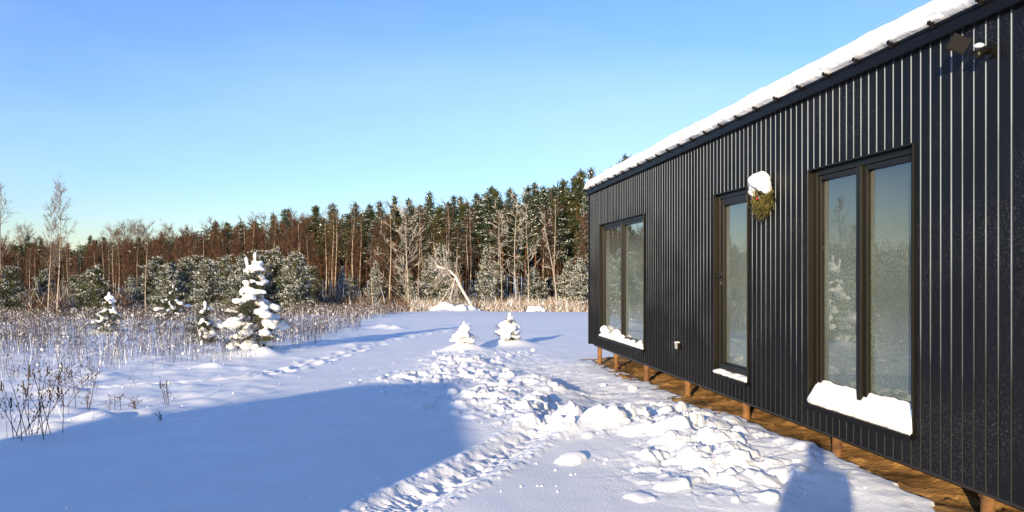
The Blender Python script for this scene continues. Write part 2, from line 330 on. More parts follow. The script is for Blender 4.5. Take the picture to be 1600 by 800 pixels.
def cells(x, y, sc, seed):
    """broken-crust height: every cell is a tilted slab with a height of its own"""
    x = x / sc; y = y / sc; i0 = np.floor(x); j0 = np.floor(y); best = np.full(x.shape, 9.); hh = np.zeros(x.shape)
    for di in (-1, 0, 1):
        for dj in (-1, 0, 1):
            i = i0 + di; j = j0 + dj; cx = i + _h(i, j, seed); cy = j + _h(i, j, seed + 1); d = np.hypot(x - cx, y - cy)
            h = _h(i, j, seed + 2) + (x - cx) * (_h(i, j, seed + 3) - .5) * 1.3 + (y - cy) * (_h(i, j, seed + 4) - .5) * 1.3
            m = d < best; best = np.where(m, d, best); hh = np.where(m, h, hh)
    return hh - .5
def shape_lumps(x, y, z, L, mode):
    if x.size > 5000:                                                # work only where the lumps are
        b = [min(l[0] - 3 for l in L), max(l[0] + 3 for l in L), min(l[1] - 3 for l in L), max(l[1] + 3 for l in L)]
        sel = np.nonzero((x > b[0]) & (x < b[1]) & (y > b[2]) & (y < b[3])); xs, ys_, zs_ = x[sel], y[sel], z[sel]
        o = np.argsort(ys_); xs, ys_, zs_ = xs[o], ys_[o], zs_[o]
        for l in L:
            q = max(l[2], l[3]) * 2.3; a, c = np.searchsorted(ys_, l[1] - q), np.searchsorted(ys_, l[1] + q); zz = zs_[a:c].copy(); _lumps(xs[a:c], ys_[a:c], zz, [l], mode); zs_[a:c] = zz
        r_ = np.empty_like(zs_); r_[o] = zs_; z[sel] = r_
    else: _lumps(x, y, z, L, mode)
def _lumps(x, y, z, L, mode):
    for (cx, cy, rx, ry, a, h) in L:
        R0 = max(rx, ry) * (1.1 if mode == 'lump' else 2.2)
        idx = np.nonzero((np.abs(x - cx) < R0) & (np.abs(y - cy) < R0))
        if len(idx[0]) == 0: continue
        xx = x[idx] - cx; yy = y[idx] - cy; c, s = math.cos(a), math.sin(a); u = (xx * c + yy * s) / rx; v = (-xx * s + yy * c) / ry
        if mode == 'lump':
            d = (np.abs(u) ** 2.8 + np.abs(v) ** 2.8) ** (1 / 2.8); d = d * (1 + .35 * (vnoise(xx * 9 / max(rx, .08) * .3 + cx * 50, yy * 9 / max(rx, .08) * .3, 3) - .5))
            add = h * np.clip(1 - d ** 2.4, 0, 1) ** .6 * (1 + .35 * u)
            z[idx] = np.maximum(z[idx], z[idx] * .35 + add) if False else z[idx] + np.maximum(0, add - np.maximum(0, 0))*.8
        else:
            d = u * u + v * v; z[idx] += h * np.exp(-d) * 1.0 - (h * .35 * np.exp(-((np.sqrt(d) - 1.5) / .4) ** 2) if h < 0 else 0)
def seg_dist(x, y, P):
    best = np.full(x.shape, 1e9)
    for a, b in zip(P, P[1:]):
        d = b - a; t = np.clip(((x - a[0]) * d[0] + (y - a[1]) * d[1]) / (d @ d), 0, 1)
        best = np.minimum(best, np.hypot(x - a[0] - t * d[0], y - a[1] - t * d[1]))
    return best
def height(x, y, fine=True):
    x = np.asarray(x, float); y = np.asarray(y, float); r = np.hypot(x, y); z = prof(r).astype(float)
    near = sstep(60, 25, r)
    z = z + .07 * fbm(x / 4.5, y / 4.5, 1, 3) * sstep(4, 12, r) + .030 * fbm(x / 1.1, y / 1.6, 7, 4) * near
    z = z + (.10 * fbm(x / .8, y / .9, 21, 3)) * sstep(-1.5, -4, x + .12 * (y - 14)) * sstep(8, 12, y) * near
    if fine:
        rm = rubble_mask(x, y)
        z = z + mound(x, y)
        dz = np.zeros_like(z); shape_lumps(x, y, dz, LUMPS, 'lump')
        z = z + np.where(dz > .07, .07 + (dz - .07) * .6, dz)
        wx = x + .05 * fbm(x / .12, y / .12, 91, 2); wy_ = y + .05 * fbm(x / .12, y / .12, 93, 2)
        z = z + np.minimum(1, rm * 1.2) ** 1.5 * (0.09 * cells(wx, wy_, .36, 61) + .045 * cells(wx, wy_, .15, 71) + .014 * cells(wx, wy_, .06, 81) + .07 * fbm(x / .22, y / .22, 31, 4) + .014 * fbm(x / .035, y / .035, 33, 2))
        tr = np.clip(blob(x, y, 3.0, 11.2, .75, 2.8) + blob(x, y, 2.6, 15, .9, 2.2), 0, 1)
        z = z + tr * (.075 * fbm(x / .25, y / .12, 41, 4) + .012 * fbm(x / .05, y / .05, 43, 2))
        shape_lumps(x, y, z, PRINTS, 'g'); shape_lumps(x, y, z, WEEDLUMPS, 'g')
        for pts, wd, dp in GROOVES:
            P = [np.array(G(*p)[:2]) for p in pts]; d = seg_dist(x, y, P)
            z = z + dp * np.exp(-(d / wd) ** 2) * (1 + 1.5 * fbm(x / .09, y / .07, 51, 3)) + (.012 if dp < -.05 else 0) * np.exp(-(d / wd) ** 4) * np.sin(x * 40 + y * 90) - dp * .35 * np.exp(-((d - wd * 1.9) / (wd * .5)) ** 2) * (1 + 2.5 * fbm(x / .07, y / .07, 52, 3))
    e = xedge(y); inh = (y > 1) & (y < 15.6)
    drop = sstep(e, e + .10, x) * inh
    z = z + .05 * inh * sstep(3.0, 3.6, x) * (x < 6) * (.4 + fbm(x / .3, y / .3, 19, 3)) - drop * .45
    return z
def build_ground():
    A = [-180 + i * 4 for i in range(34)]                     # coarse behind, fine in front
    A = np.concatenate([np.arange(-180, -48, 4.0), np.linspace(-46, 52, 900), np.arange(56, 180, 4.0)]) * math.pi / 180
    u = np.linspace(0, 1, 560); near_r = 1 / (1 / 3.2 * (1 - u) + (1 / 90) * u); mid = np.geomspace(3.2, 90, 560)
    rad = np.sort(np.concatenate([[.15, .6, 1.2, 1.8, 2.4, 2.8], .75 * near_r + .25 * mid, [100, 115, 135, 160, 200, 260, 350, 500, 750, 1100, 1500]]))
    AA, RR = np.meshgrid(A, rad); X = RR * np.sin(AA); Y = RR * np.cos(AA); Z = height(X, Y)
    nr, na = X.shape; V = np.stack([X, Y, Z], -1).reshape(-1, 3)
    V = np.concatenate([V, [[0, 0, 0]]])
    i = np.arange(nr - 1)[:, None]; j = np.arange(na)[None, :]; j2 = (j + 1) % na
    Q = np.stack(np.broadcast_arrays(i * na + j, i * na + j2, (i + 1) * na + j2, (i + 1) * na + j), -1).reshape(-1, 4)[:, ::-1]
    me = bpy.data.meshes.new('snow_ground'); nv = len(V); nq = len(Q)
    me.vertices.add(nv); me.vertices.foreach_set('co', V.astype(np.float32).reshape(-1))
    T = np.array([[nv - 1, (k + 1) % na, k] for k in range(na)])
    loops = np.concatenate([Q.reshape(-1), T.reshape(-1)]).astype(np.int32); me.loops.add(len(loops)); me.loops.foreach_set('vertex_index', loops)
    st = np.concatenate([np.arange(nq) * 4, nq * 4 + np.arange(na) * 3]).astype(np.int32); me.polygons.add(len(st)); me.polygons.foreach_set('loop_start', st)
    me.polygons.foreach_set('use_smooth', np.ones(len(st), bool)); me.materials.append(M['snow']); me.update(calc_edges=True); me.validate()
    o = link_mesh('snow_ground', me); tag(o, kind='structure')
build_ground()
def hz(x, y): return float(height(np.array([float(x)]), np.array([float(y)]))[0])
def hzc(x, y): return float(prof(math.hypot(x, y)))
# bare sandy soil below the raised house
def build_sand():
    X, Y = np.meshgrid(np.concatenate([np.arange(3.3, 5.2, .035), np.arange(5.25, 10.4, .2)]), np.arange(1.6, 16.0, .04))
    Z = prof(np.hypot(X, Y)) + .0 + .08 * fbm(X / .9, Y / .9, 61, 3) + .05 * fbm(X / .14, Y / .14, 65, 4) - .12 * sstep(3.74, 3.4, X) + .05 * sstep(4.0, 4.6, X)
    for k in range(260):
        y = rr.uniform(3.4, 15); x = rr.uniform(3.7, 4.5); s = rr.uniform(.012, .045) * (1.4 if y < 5 else 1)
        Z += s * .7 * np.exp(-(((X - x) / s) ** 2 + ((Y - y) / s) ** 2) ** 2)
    ny, nx = X.shape; V = np.stack([X, Y, Z], -1).reshape(-1, 3)
    mb = MB(); f = [(a * nx + b, a * nx + b + 1, (a + 1) * nx + b + 1, (a + 1) * nx + b) for a in range(ny - 1) for b in range(nx - 1)]
    mb.add(V, f); o = mb.build('sandy_soil', M['sand'], smooth=True); tag(o, kind='structure')
build_sand()

# ---------------------------------------------------------------- house
Y0, Y1, XB = 1.9, 15.336, 9.9
ZS, ZT = .25, 3.40
house = empty('modular_house', (WX, Y0, 0), 'long black plank-clad house on short piles with snow along its roof edge', 'house')
HL = Vector(house.location)
WIN = [('window', 5.117, 6.604), ('door', 7.879, 8.81), ('window', 11.594, 14.385)]
WZ0, WZ1 = .48, 2.70
RC = .105                                   # depth of the reveals
# inner body
def hb(name, b, m, bevel=0): mb = MB(); mb.box(*b); return mb.build(name, m, house, bevel=bevel)
ys = [Y0] + [v for wn in WIN for v in wn[1:]] + [Y1]
for k in range(0, len(ys), 2): hb('wall', (WX + .018, WX + RC + .10, ys[k], ys[k + 1], ZS + .01, ZT), M['black'])
for n_, a, b in WIN:
    hb('wall', (WX + .018, WX + RC + .10, a, b, WZ1 + .001, ZT), M['black']); hb('wall', (WX + .018, WX + RC + .10, a, b, ZS + .01, WZ0 - .03), M['black'])
hb('end_wall', (WX + RC + .101, XB, Y1 - .2, Y1 - .002, ZS, ZT), M['inner']); hb('end_wall', (WX + RC + .101, XB, Y0, Y0 + .2, ZS, ZT), M['black'])
hb('back_wall', (XB - .2, XB - .001, Y0 + .2, Y1 - .2, ZS, ZT), M['inner'])
hb('floor_slab', (WX + .03, XB - .2, Y0 + .2, Y1 - .2, ZS + .002, ZS + .2), M['floor'])
hb('ceiling', (WX + RC + .1, XB - .2, Y0 + .2, Y1 - .2, 2.95, 3.05), M['inner'])
for yp in (6.93, 9.15, 11.3): hb('partition_wall', (WX + RC + .5, XB - .2, yp, yp + .1, ZS + .2, 2.95), M['inner'])
# planks, one mesh of unit height shared by all
def plank_mesh():
    w_ = .1053; g = .012; mb = MB(); c = .003; t = .018
    # profile in (x: -t front .. 0), y 0..w
    P = [(0, g), (-t, g), (-t, w_ - c), (-t + c, w_), (0, w_)]
    v = [(x, y, -.5) for x, y in P] + [(x, y, .5) for x, y in P]; n = len(P)
    f = [(i, i + 1, n + i + 1, n + i) for i in range(n - 1)] + [tuple(range(n))[::-1], tuple(range(n, 2 * n))]
    mb.add(v, f[1:], 0)
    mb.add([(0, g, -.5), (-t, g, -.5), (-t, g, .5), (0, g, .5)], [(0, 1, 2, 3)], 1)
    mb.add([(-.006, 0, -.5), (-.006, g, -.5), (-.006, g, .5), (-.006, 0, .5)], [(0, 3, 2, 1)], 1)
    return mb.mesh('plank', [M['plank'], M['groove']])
pm = plank_mesh(); pw = .1053
k = 0; y = 4.208 - pw * 21
while y < Y1 - .07:
    spans = [(ZS, ZT)]
    for n_, a, b in WIN:
        if y + .055 > a and y + .055 < b: spans = [(ZS, WZ0 - .034), (WZ1 + .002, ZT)]
    for z0, z1 in spans:
        if y < Y0: break
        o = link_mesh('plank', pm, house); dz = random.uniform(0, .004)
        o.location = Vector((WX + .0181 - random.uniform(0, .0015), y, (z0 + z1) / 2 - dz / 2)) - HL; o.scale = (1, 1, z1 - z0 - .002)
    y += pw
hb('corner_board', (WX - .012, WX + .12, Y1 - .068, Y1 + .012, ZS - .02, ZT), M['fascia'], .003)
# vertical edge boards beside openings are part of each window
# fascia and snow guards
hb('fascia', (WX - .055, WX + .02, Y0 - .05, Y1 + .03, ZT - .012, ZT + .075), M['fascia'], .004)
hb('roof', (WX - .06, XB, Y0 - .06, Y1 + .05, ZT + .076, ZT + .10), M['fascia'])
yy = 1.99 + .12
for i in range(30):
    y = yy + i * .456
    if y > Y1: break
    mb = MB(); mb.box(WX - .088, WX - .056, y - .010, y + .010, ZT + .066, ZT + .115); mb.box(WX - .100, WX - .0885, y - .015, y + .015, ZT + .095, ZT + .125)
    mb.build('roof_seam', M['fascia'], house, bevel=.003)
# snow lying on the roof edge
def roof_snow():
    Y = np.arange(Y0 - .1, Y1 + .12, .035); ny = len(Y)
    prof_ = [(.03, .0), (-.03, .0), (-.075, .035), (-.095, .09), (-.08, .15), (-.03, .205), (.06, .24), (.25, .265), (.7, .31), (1.5, .38), (3, .47), (6.1, .6)]
    ns = 4; pts = []
    for a, b in zip(prof_, prof_[1:]):
        for t in range(ns): pts.append((a[0] + (b[0] - a[0]) * t / ns, a[1] + (b[1] - a[1]) * t / ns))
    pts.append(prof_[-1]); P = np.array(pts); n = len(P)
    yg = Y[:, None] + 0 * P[:, 0][None]; s = np.arange(n)[None] + 0 * yg
    out = fbm(yg * 3.3, s * .22, 71, 4) * .035 + fbm(yg * 9, s * .5, 75, 3) * .022 + fbm(yg * .8, s * .02, 78, 2) * .05
    endf = (sstep(0, .12, Y1 + .1 - Y))[:, None]
    X = WX + P[:, 0][None] - out * 1.0 * (s > 3) * (s < 30); Z = ZT + .10 + (P[:, 1][None] * (.35 + .65 * endf) + out * .5 * (s > 12)) * 1.0
    Z = np.where(s <= 3, ZT + .101, Z)
    V = np.stack([X, yg, Z], -1).reshape(-1, 3)
    f = [(a * n + b, a * n + b + 1, (a + 1) * n + b + 1, (a + 1) * n + b) for a in range(ny - 1) for b in range(n - 1)]
    mb = MB(); mb.add(V, f); mb.add(V[-n:], [tuple(range(n))[::-1]]); o = mb.build('roof_snow', M['roof_snow'], smooth=True)
    tag(o, 'thick white snow lying along the edge of the black house roof', 'snow', kind=None)
roof_snow()
# lump helper: blobby snow from displaced icospheres, merged by remesh
def ico(sub=2):
    import bmesh
    bm = bmesh.new(); bmesh.ops.create_icosphere(bm, subdivisions=sub, radius=1)
    v = np.array([tuple(q.co) for q in bm.verts]); f = [tuple(q.index for q in fc.verts) for fc in bm.faces]; bm.free(); return v, f
ICO2 = ico(2); ICO3 = ico(3); ICO1 = ico(1)
def lump(mb, c, r, sub=2, m=0, amp=.2, rnd=None):
    v, f = {1: ICO1, 2: ICO2, 3: ICO3}[sub]; rnd = rnd or random
    ph = rnd.uniform(0, 99); n = vnoise(v[:, 0] * 1.5 + ph, v[:, 1] * 1.5 + v[:, 2] * 1.3 + ph, 3) - .5
    a = rnd.uniform(0, 6.28); ca, sa = math.cos(a), math.sin(a)
    q = v * (1 + amp * 2 * n)[:, None] * np.array(r); q = np.stack([q[:, 0] * ca - q[:, 1] * sa, q[:, 0] * sa + q[:, 1] * ca, q[:, 2]], 1)
    mb.add(q + np.array(c), f, m)
def merge(o, vox):
    r = o.modifiers.new('merge', 'REMESH'); r.mode = 'VOXEL'; r.voxel_size = vox; r.use_smooth_shade = True
    s = o.modifiers.new('soften', 'SMOOTH'); s.factor = .5; s.iterations = 3
# windows and the door
def sill_snow(a, b, depth, hfront, hback, label, seed, wav=.02):
    ny = max(20, int((b - a) / .02)); nx = 12
    V = []; 
    for i in range(ny + 1):
        y = a + (b - a) * i / ny
        for j in range(nx + 1):
            t = j / nx; x = WX - .045 + (depth + .045) * t
            n = float(fbm(np.array(y * 5 + seed), np.array(t * 1.2), 81, 3)); n2 = float(fbm(np.array(y * 16 + seed), np.array(t * 4.), 82, 3))
            h = hfront + (hback - hfront) * (t ** .8) + n * wav * 1.6 + n2 * wav * .5
            e = min(i, ny - i) / ny * (b - a)
            h *= min(1, .45 + e / .05)
            if j == 0: h *= .25; x += .012 + n2 * .03
            V.append((x, y, WZ0 + .002 + max(h, .004)))
    n = nx + 1; f = [(i * n + j, i * n + j + 1, (i + 1) * n + j + 1, (i + 1) * n + j) for i in range(ny) for j in range(nx)]
    base = len(V)
    for i in range(ny + 1): V.append((V[i * n][0] + .004, V[i * n][1], WZ0 + .001))
    f += [(base + i, i * n, (i + 1) * n, base + i + 1) for i in range(ny)]
    f.append(tuple([base] + [j for j in range(n)][::1])[::-1]); f.append(tuple([base + ny] + [ny * n + j for j in range(n)]))
    mb = MB(); mb.add(V, f); o = mb.build('sill_snow', M['roof_snow'], smooth=True); tag(o, label, 'snow'); return o
def frame_ring(name, x0, x1, a, b, z0, z1, wd, parent, m):
    mb = MB(); mb.box(x0, x1, a, a + wd, z0, z1); mb.box(x0, x1, b - wd, b, z0, z1); mb.box(x0, x1, a + wd + .0005, b - wd - .0005, z0, z0 + wd); mb.box(x0, x1, a + wd + .0005, b - wd - .0005, z1 - wd, z1)
    return mb.build(name, m, parent, bevel=.004)
for wi, (kind, a, b) in enumerate(WIN):
    root = empty(kind, Vector((WX, (a + b) / 2, WZ0)) - HL); root.parent = house
    if kind == 'window': root['label'] = 'large two-sash window nearest the viewer' if wi == 0 else 'wide two-sash window at the far end of the wall'
    else: root['label'] = 'narrow glazed door below the wreath'
    # metal lining of the opening
    mb = MB(); mb.box(WX - .0185, WX + RC, a, a + .012, WZ0, WZ1); mb.box(WX - .022, WX + RC, b - .012, b, WZ0, WZ1); mb.box(WX - .022, WX + RC, a + .0125, b - .0125, WZ1 - .012, WZ1)
    mb.build('reveal', M['frame'], root, bevel=.002)
    mb = MB(); mb.box(WX - .05, WX + RC, a - .01, b + .01, WZ0 - .03, WZ0); mb.box(WX - .055, WX - .045, a - .01, b + .01, WZ0 - .05, WZ0 - .001); mb.build('sill', M['fascia'], root, bevel=.002)
    x0, x1 = WX + RC - .07, WX + RC
    frame_ring('window_frame' if kind == 'window' else 'door_frame', x0, x1 + .02, a + .013, b - .013, WZ0 + .001, WZ1 - .013, .055, root, M['frame'])
    if kind == 'window':
        c = (a + b) / 2
        mb = MB(); mb.box(x0 - .015, x1 + .02, c - .03, c + .03, WZ0 + .057, WZ1 - .069); mb.build('mullion', M['frame'], root, bevel=.004)
        panes = [(a + .069, c - .031), (c + .031, b - .069)]
    else: panes = [(a + .069, b - .069)]
    for (p, q) in panes:
        wd = .045 if kind == 'window' else .085
        sh = frame_ring('sash' if kind == 'window' else 'door_leaf', x0 + .012, x1 + .01, p, q, WZ0 + .058, WZ1 - .07, wd, root, M['frame'])
        mb = MB(); mb.box(x1 - .02, x1 - .008, p + wd - .005, q - wd + .005, WZ0 + .058 + wd - .005, WZ1 - .07 - wd + .005)
        g = mb.build('pane', M['glass'], sh)
    if kind == 'door':
        y = b - .013 - .055 - .045; z = 1.68
        mb = MB(); mb.box(x0 - .002, x0 + .012, y - .018, y + .018, z - .12, z + .06)
        pl = mb.build('handle_plate', M['frame'], root, bevel=.003)
        mb = MB(); mb.tube([(x0, y, z), (x0 - .045, y, z), (x0 - .05, y - .012, z), (x0 - .05, y - .13, z)], .009, 8); h = mb.build('handle', M['frame'], root, smooth=True)
        mb = MB(); mb.tube([(x0 - .001, y, z - .085), (x0 - .014, y, z - .085)], .013, 10); mb.build('lock_cylinder', mat('steel', (.5, .48, .45), .3, .5, 1), root)
        mb = MB(); mb.box(x0 - .02, x0 + .012, a + .07, b - .07, WZ0 + .06, WZ0 + .13); mb.build('weather_bar', M['frame'], root, bevel=.004)
sill_snow(5.13, 6.595, RC - .035, .035, .22, 'thick wedge of snow on the sill of the large near window', 3, .03)
sill_snow(7.90, 8.80, .03, .02, .05, 'thin strip of snow on the threshold of the narrow door', 8, .02)
o = sill_snow(11.61, 14.37, RC - .06, .04, .07, 'uneven snow with small lumps on the sill of the far wide window', 5, .035)
mb = MB()
for (y, z, r) in [(14.2, .60, .09), (14.0, .57, .07), (13.3, .60, .09), (13.15, .58, .08), (12.95, .56, .06), (12.3, .53, .05), (11.9, .55, .05), (13.7, .55, .05)]: lump(mb, (WX + .03, y, z), (r * .8, r * 1.1, r), 2)
s = mb.build('snow_lump', M['snow_clod'], o, smooth=True)
# dark insulating post line: rusty screw piles
for (py_, x, zt) in [(2.7, 4.0, .25), (4.62, 3.98, .25), (6.42, 3.97, .25), (8.3, 3.97, .25), (10.15, 3.97, .25), (12.0, 3.97, .25), (13.85, 3.97, .25), (15.0, 3.95, .25)]:
    for xx in ((x, 6.7, 9.5) if py_ != 4.62 else (x, 6.7, 9.5)):
        mb = MB(); mb.tube([(xx, py_, -.7), (xx, py_, zt - .02)], .045, 14); mb.tube([(xx, py_, zt - .02), (xx, py_, zt + .004)], .075, 14)
        mb.build('pile', M['pile'], house, smooth=False)
mb = MB(); mb.box(WX + .1, WX + .3, Y0, Y1 - .05, ZS - .06, ZS + .008); mb.build('floor_beam', M['black'], house)
# outlet box
oy, oz = 10.02, .69
so = empty('outdoor_socket', (WX, oy, oz), 'small grey outdoor socket low on the black wall between the door and far window', 'socket')
mb = MB(); mb.box(WX - .05, WX + .001, oy - .045, oy + .045, oz - .045, oz + .045); bx = mb.build('housing', M['frame'], so, bevel=.006)
mb = MB(); mb.box(WX - .062, WX - .051, oy - .04, oy + .04, oz - .04, oz + .035); mb.build('cover', mat('grey_plastic', (.35, .35, .34), .4, .4), so, bevel=.004)
mb = MB(); lump(mb, (WX - .035, oy, oz + .05), (.03, .045, .014), 2); mb.build('snow_cap', M['snow_clod'], so, smooth=True)
# floodlight
fx, fy, fz = WX, 4.36, 3.17
fl = empty('floodlight', (fx, fy, fz), 'dark square floodlight on a wall bracket high under the roof edge', 'floodlight')
mb = MB(); mb.tube([(fx + .002, fy + .02, fz), (fx - .02, fy + .02, fz)], .05, 16); mb.build('wall_plate', M['frame'], fl)
mb = MB(); mb.tube([(fx - .02, fy + .02, fz), (fx - .075, fy + .03, fz - .005), (fx - .10, fy + .08, fz - .005)], .018, 8); mb.build('arm', M['frame'], fl, smooth=True)
mb = MB(); lump(mb, (fx - .085, fy + .03, fz - .02), (.028, .028, .035), 2, 0, .05); mb.build('sensor', M['frame'], fl, smooth=True)
mb = MB(); lump(mb, (fx - .08, fy + .03, fz + .035), (.026, .030, .015), 2, 0, .3); mb.build('snow_cap', M['snow_clod'], fl, smooth=True)
def obox(mb, c, ax, ay, az, h):
    c = Vector(c); v = [c + ax * (sx * h[0]) + ay * (sy * h[1]) + az * (sz * h[2]) for sz in (-1, 1) for sx, sy in ((-1, -1), (1, -1), (1, 1), (-1, 1))]
    mb.add([tuple(p) for p in v], [(0, 3, 2, 1), (4, 5, 6, 7), (0, 1, 5, 4), (1, 2, 6, 5), (2, 3, 7, 6), (3, 0, 4, 7)])
nrm = Vector((-.42, -.72, -.35)).normalized(); ux = nrm.cross(Vector((0, 0, 1))).normalized(); uy = ux.cross(nrm)
a_ = R(28); ux, uy = ux * math.cos(a_) + uy * math.sin(a_), uy * math.cos(a_) - ux * math.sin(a_)
fc = (fx - .145, fy + .13, fz + .075)
mb = MB(); obox(mb, fc, ux, uy, nrm, (.062, .055, .011)); ho = mb.build('housing', mat('brown_black_metal', (.008, .006, .005), .5, .2), fl, bevel=.005)
mb = MB(); obox(mb, Vector(fc) + nrm * .0125, ux, uy, nrm, (.050, .044, .0012)); mb.build('lens', mat('lamp_glass', (.012, .010, .009), .35, .25), ho)
# wreath with snow on top
wy, wz = 7.44, 2.50
wr = empty('wreath', (WX - .05, wy, wz), 'green fir wreath with red berries under a cap of snow beside the door', 'wreath')
def wreath():
    rnd = random.Random(3); mb = MB(); q = []
    for k in range(1500):
        a = rnd.uniform(0, 6.283); rr_ = .115 + rnd.gauss(0, .035); x = WX - .06 + rnd.gauss(0, .028)
        p = Vector((x, wy + math.cos(a) * rr_ * 1.05, wz + math.sin(a) * rr_ * 1.15)); d = Vector((rnd.uniform(-1, .3), -math.sin(a) + rnd.uniform(-1, 1), math.cos(a) + rnd.uniform(-1, 1))).normalized()
        u = d.cross(Vector((rnd.uniform(-1, 1), rnd.uniform(-1, 1), rnd.uniform(-1, 1)))).normalized() * rnd.uniform(.003, .008); L = rnd.uniform(.03, .075)
        q.append([p - u, p + u, p + u * .4 + d * L, p - u * .4 + d * L])
    me = soup('sprigs', np.array([[tuple(v) for v in r] for r in q]) - np.array(wr.location), [M['moss']], np.zeros(len(q)))
    link_mesh('sprigs', me, wr)
    mb = MB(); P = [(WX - .055, wy + math.cos(t) * .115, wz + math.sin(t) * .13) for t in np.linspace(0, 6.283, 25)]; mb.tube(P, .036, 8, cap=False); mb.build('ring', M['moss'], wr, smooth=True)
    for k, (dy, dz) in enumerate([(.02, .01)]):
        mb = MB(); lump(mb, (WX - .11, wy + dy, wz + dz), (.014, .014, .014), 1, 0, .02); mb.build('berry', M['red'], wr, smooth=True)
    mb = MB(); mb.add([(WX - .12, wy - .02, wz + .02), (WX - .125, wy - .07, wz + .035), (WX - .12, wy - .06, wz - .01), (WX - .118, wy - .02, wz + .07), (WX - .12, wy + .005, wz + .03)], [(0, 1, 2), (0, 3, 4), (2, 1, 0), (4, 3, 0)]); mb.build('bow', M['ribbon'], wr)
    mb = MB()
    for (dy, dz, r) in [(.10, .15, .085), (.04, .19, .10), (-.03, .19, .095), (-.09, .15, .09), (-.13, .10, .06), (.14, .10, .06), (0, .25, .06), (-.05, .23, .07), (.15, .04, .035), (.07, .23, .07)]: lump(mb, (WX - .085, wy + dy, wz + dz), (r * .9, r, r * .8), 3, 0, .3)
    o = mb.build('snow_cap', M['snow_clod'], wr); merge(o, .012)
wreath()
# white cabinet indoors, seen through the near window
cb = empty('cabinet', (4.9, 6.2, ZS + .2), 'white cabinet with a worktop standing indoors behind the large near window', 'cabinet')
mb = MB(); mb.box(4.55, 5.15, 5.75, 6.35, ZS + .2, 1.28); mb.build('body', M['white'], cb, bevel=.01)
mb = MB(); mb.box(4.53, 5.17, 5.73, 6.37, 1.281, 1.32); mb.build('worktop', mat('beech_top', (.4, .3, .2), .5), cb, bevel=.005)
mb = MB(); mb.box(4.60, 5.10, 5.735, 5.749, ZS + .3, 1.22); mb.build('door', M['white'], cb, bevel=.004)

# ---------------------------------------------------------------- unseen shed added behind the viewer to shade the snow, and the viewer
shed = empty('shade_caster_shed', (-8.95, -4.3, 0), 'unseen dark shed with a hipped roof added behind the viewer to shade the snow', 'shed')
mb = MB(); mb.box(-10.7, -6.5, -5.1, -3.5, -.2, 2.86); mb.build('wall', M['shed'], shed)
mb = MB(); mb.add([(-10.8, -5.2, 2.87), (-6.4, -5.2, 2.87), (-6.4, -3.4, 2.87), (-10.8, -3.4, 2.87), (-10.5, -4.6, 3.9), (-8.8, -4.6, 3.9)], [(0, 1, 5, 4), (1, 2, 5), (2, 3, 4, 5), (3, 0, 4), (3, 2, 1, 0)]); mb.build('roof', M['fascia'], shed)
mb = MB(); mb.box(-9.4, -8.5, -3.499, -3.46, 0, 2.1); dr = mb.build('door', M['wood_dark'], shed); mb = MB(); mb.box(-8.62, -8.58, -3.46, -3.42, 1, 1.12); mb.build('handle', M['frame'], dr)
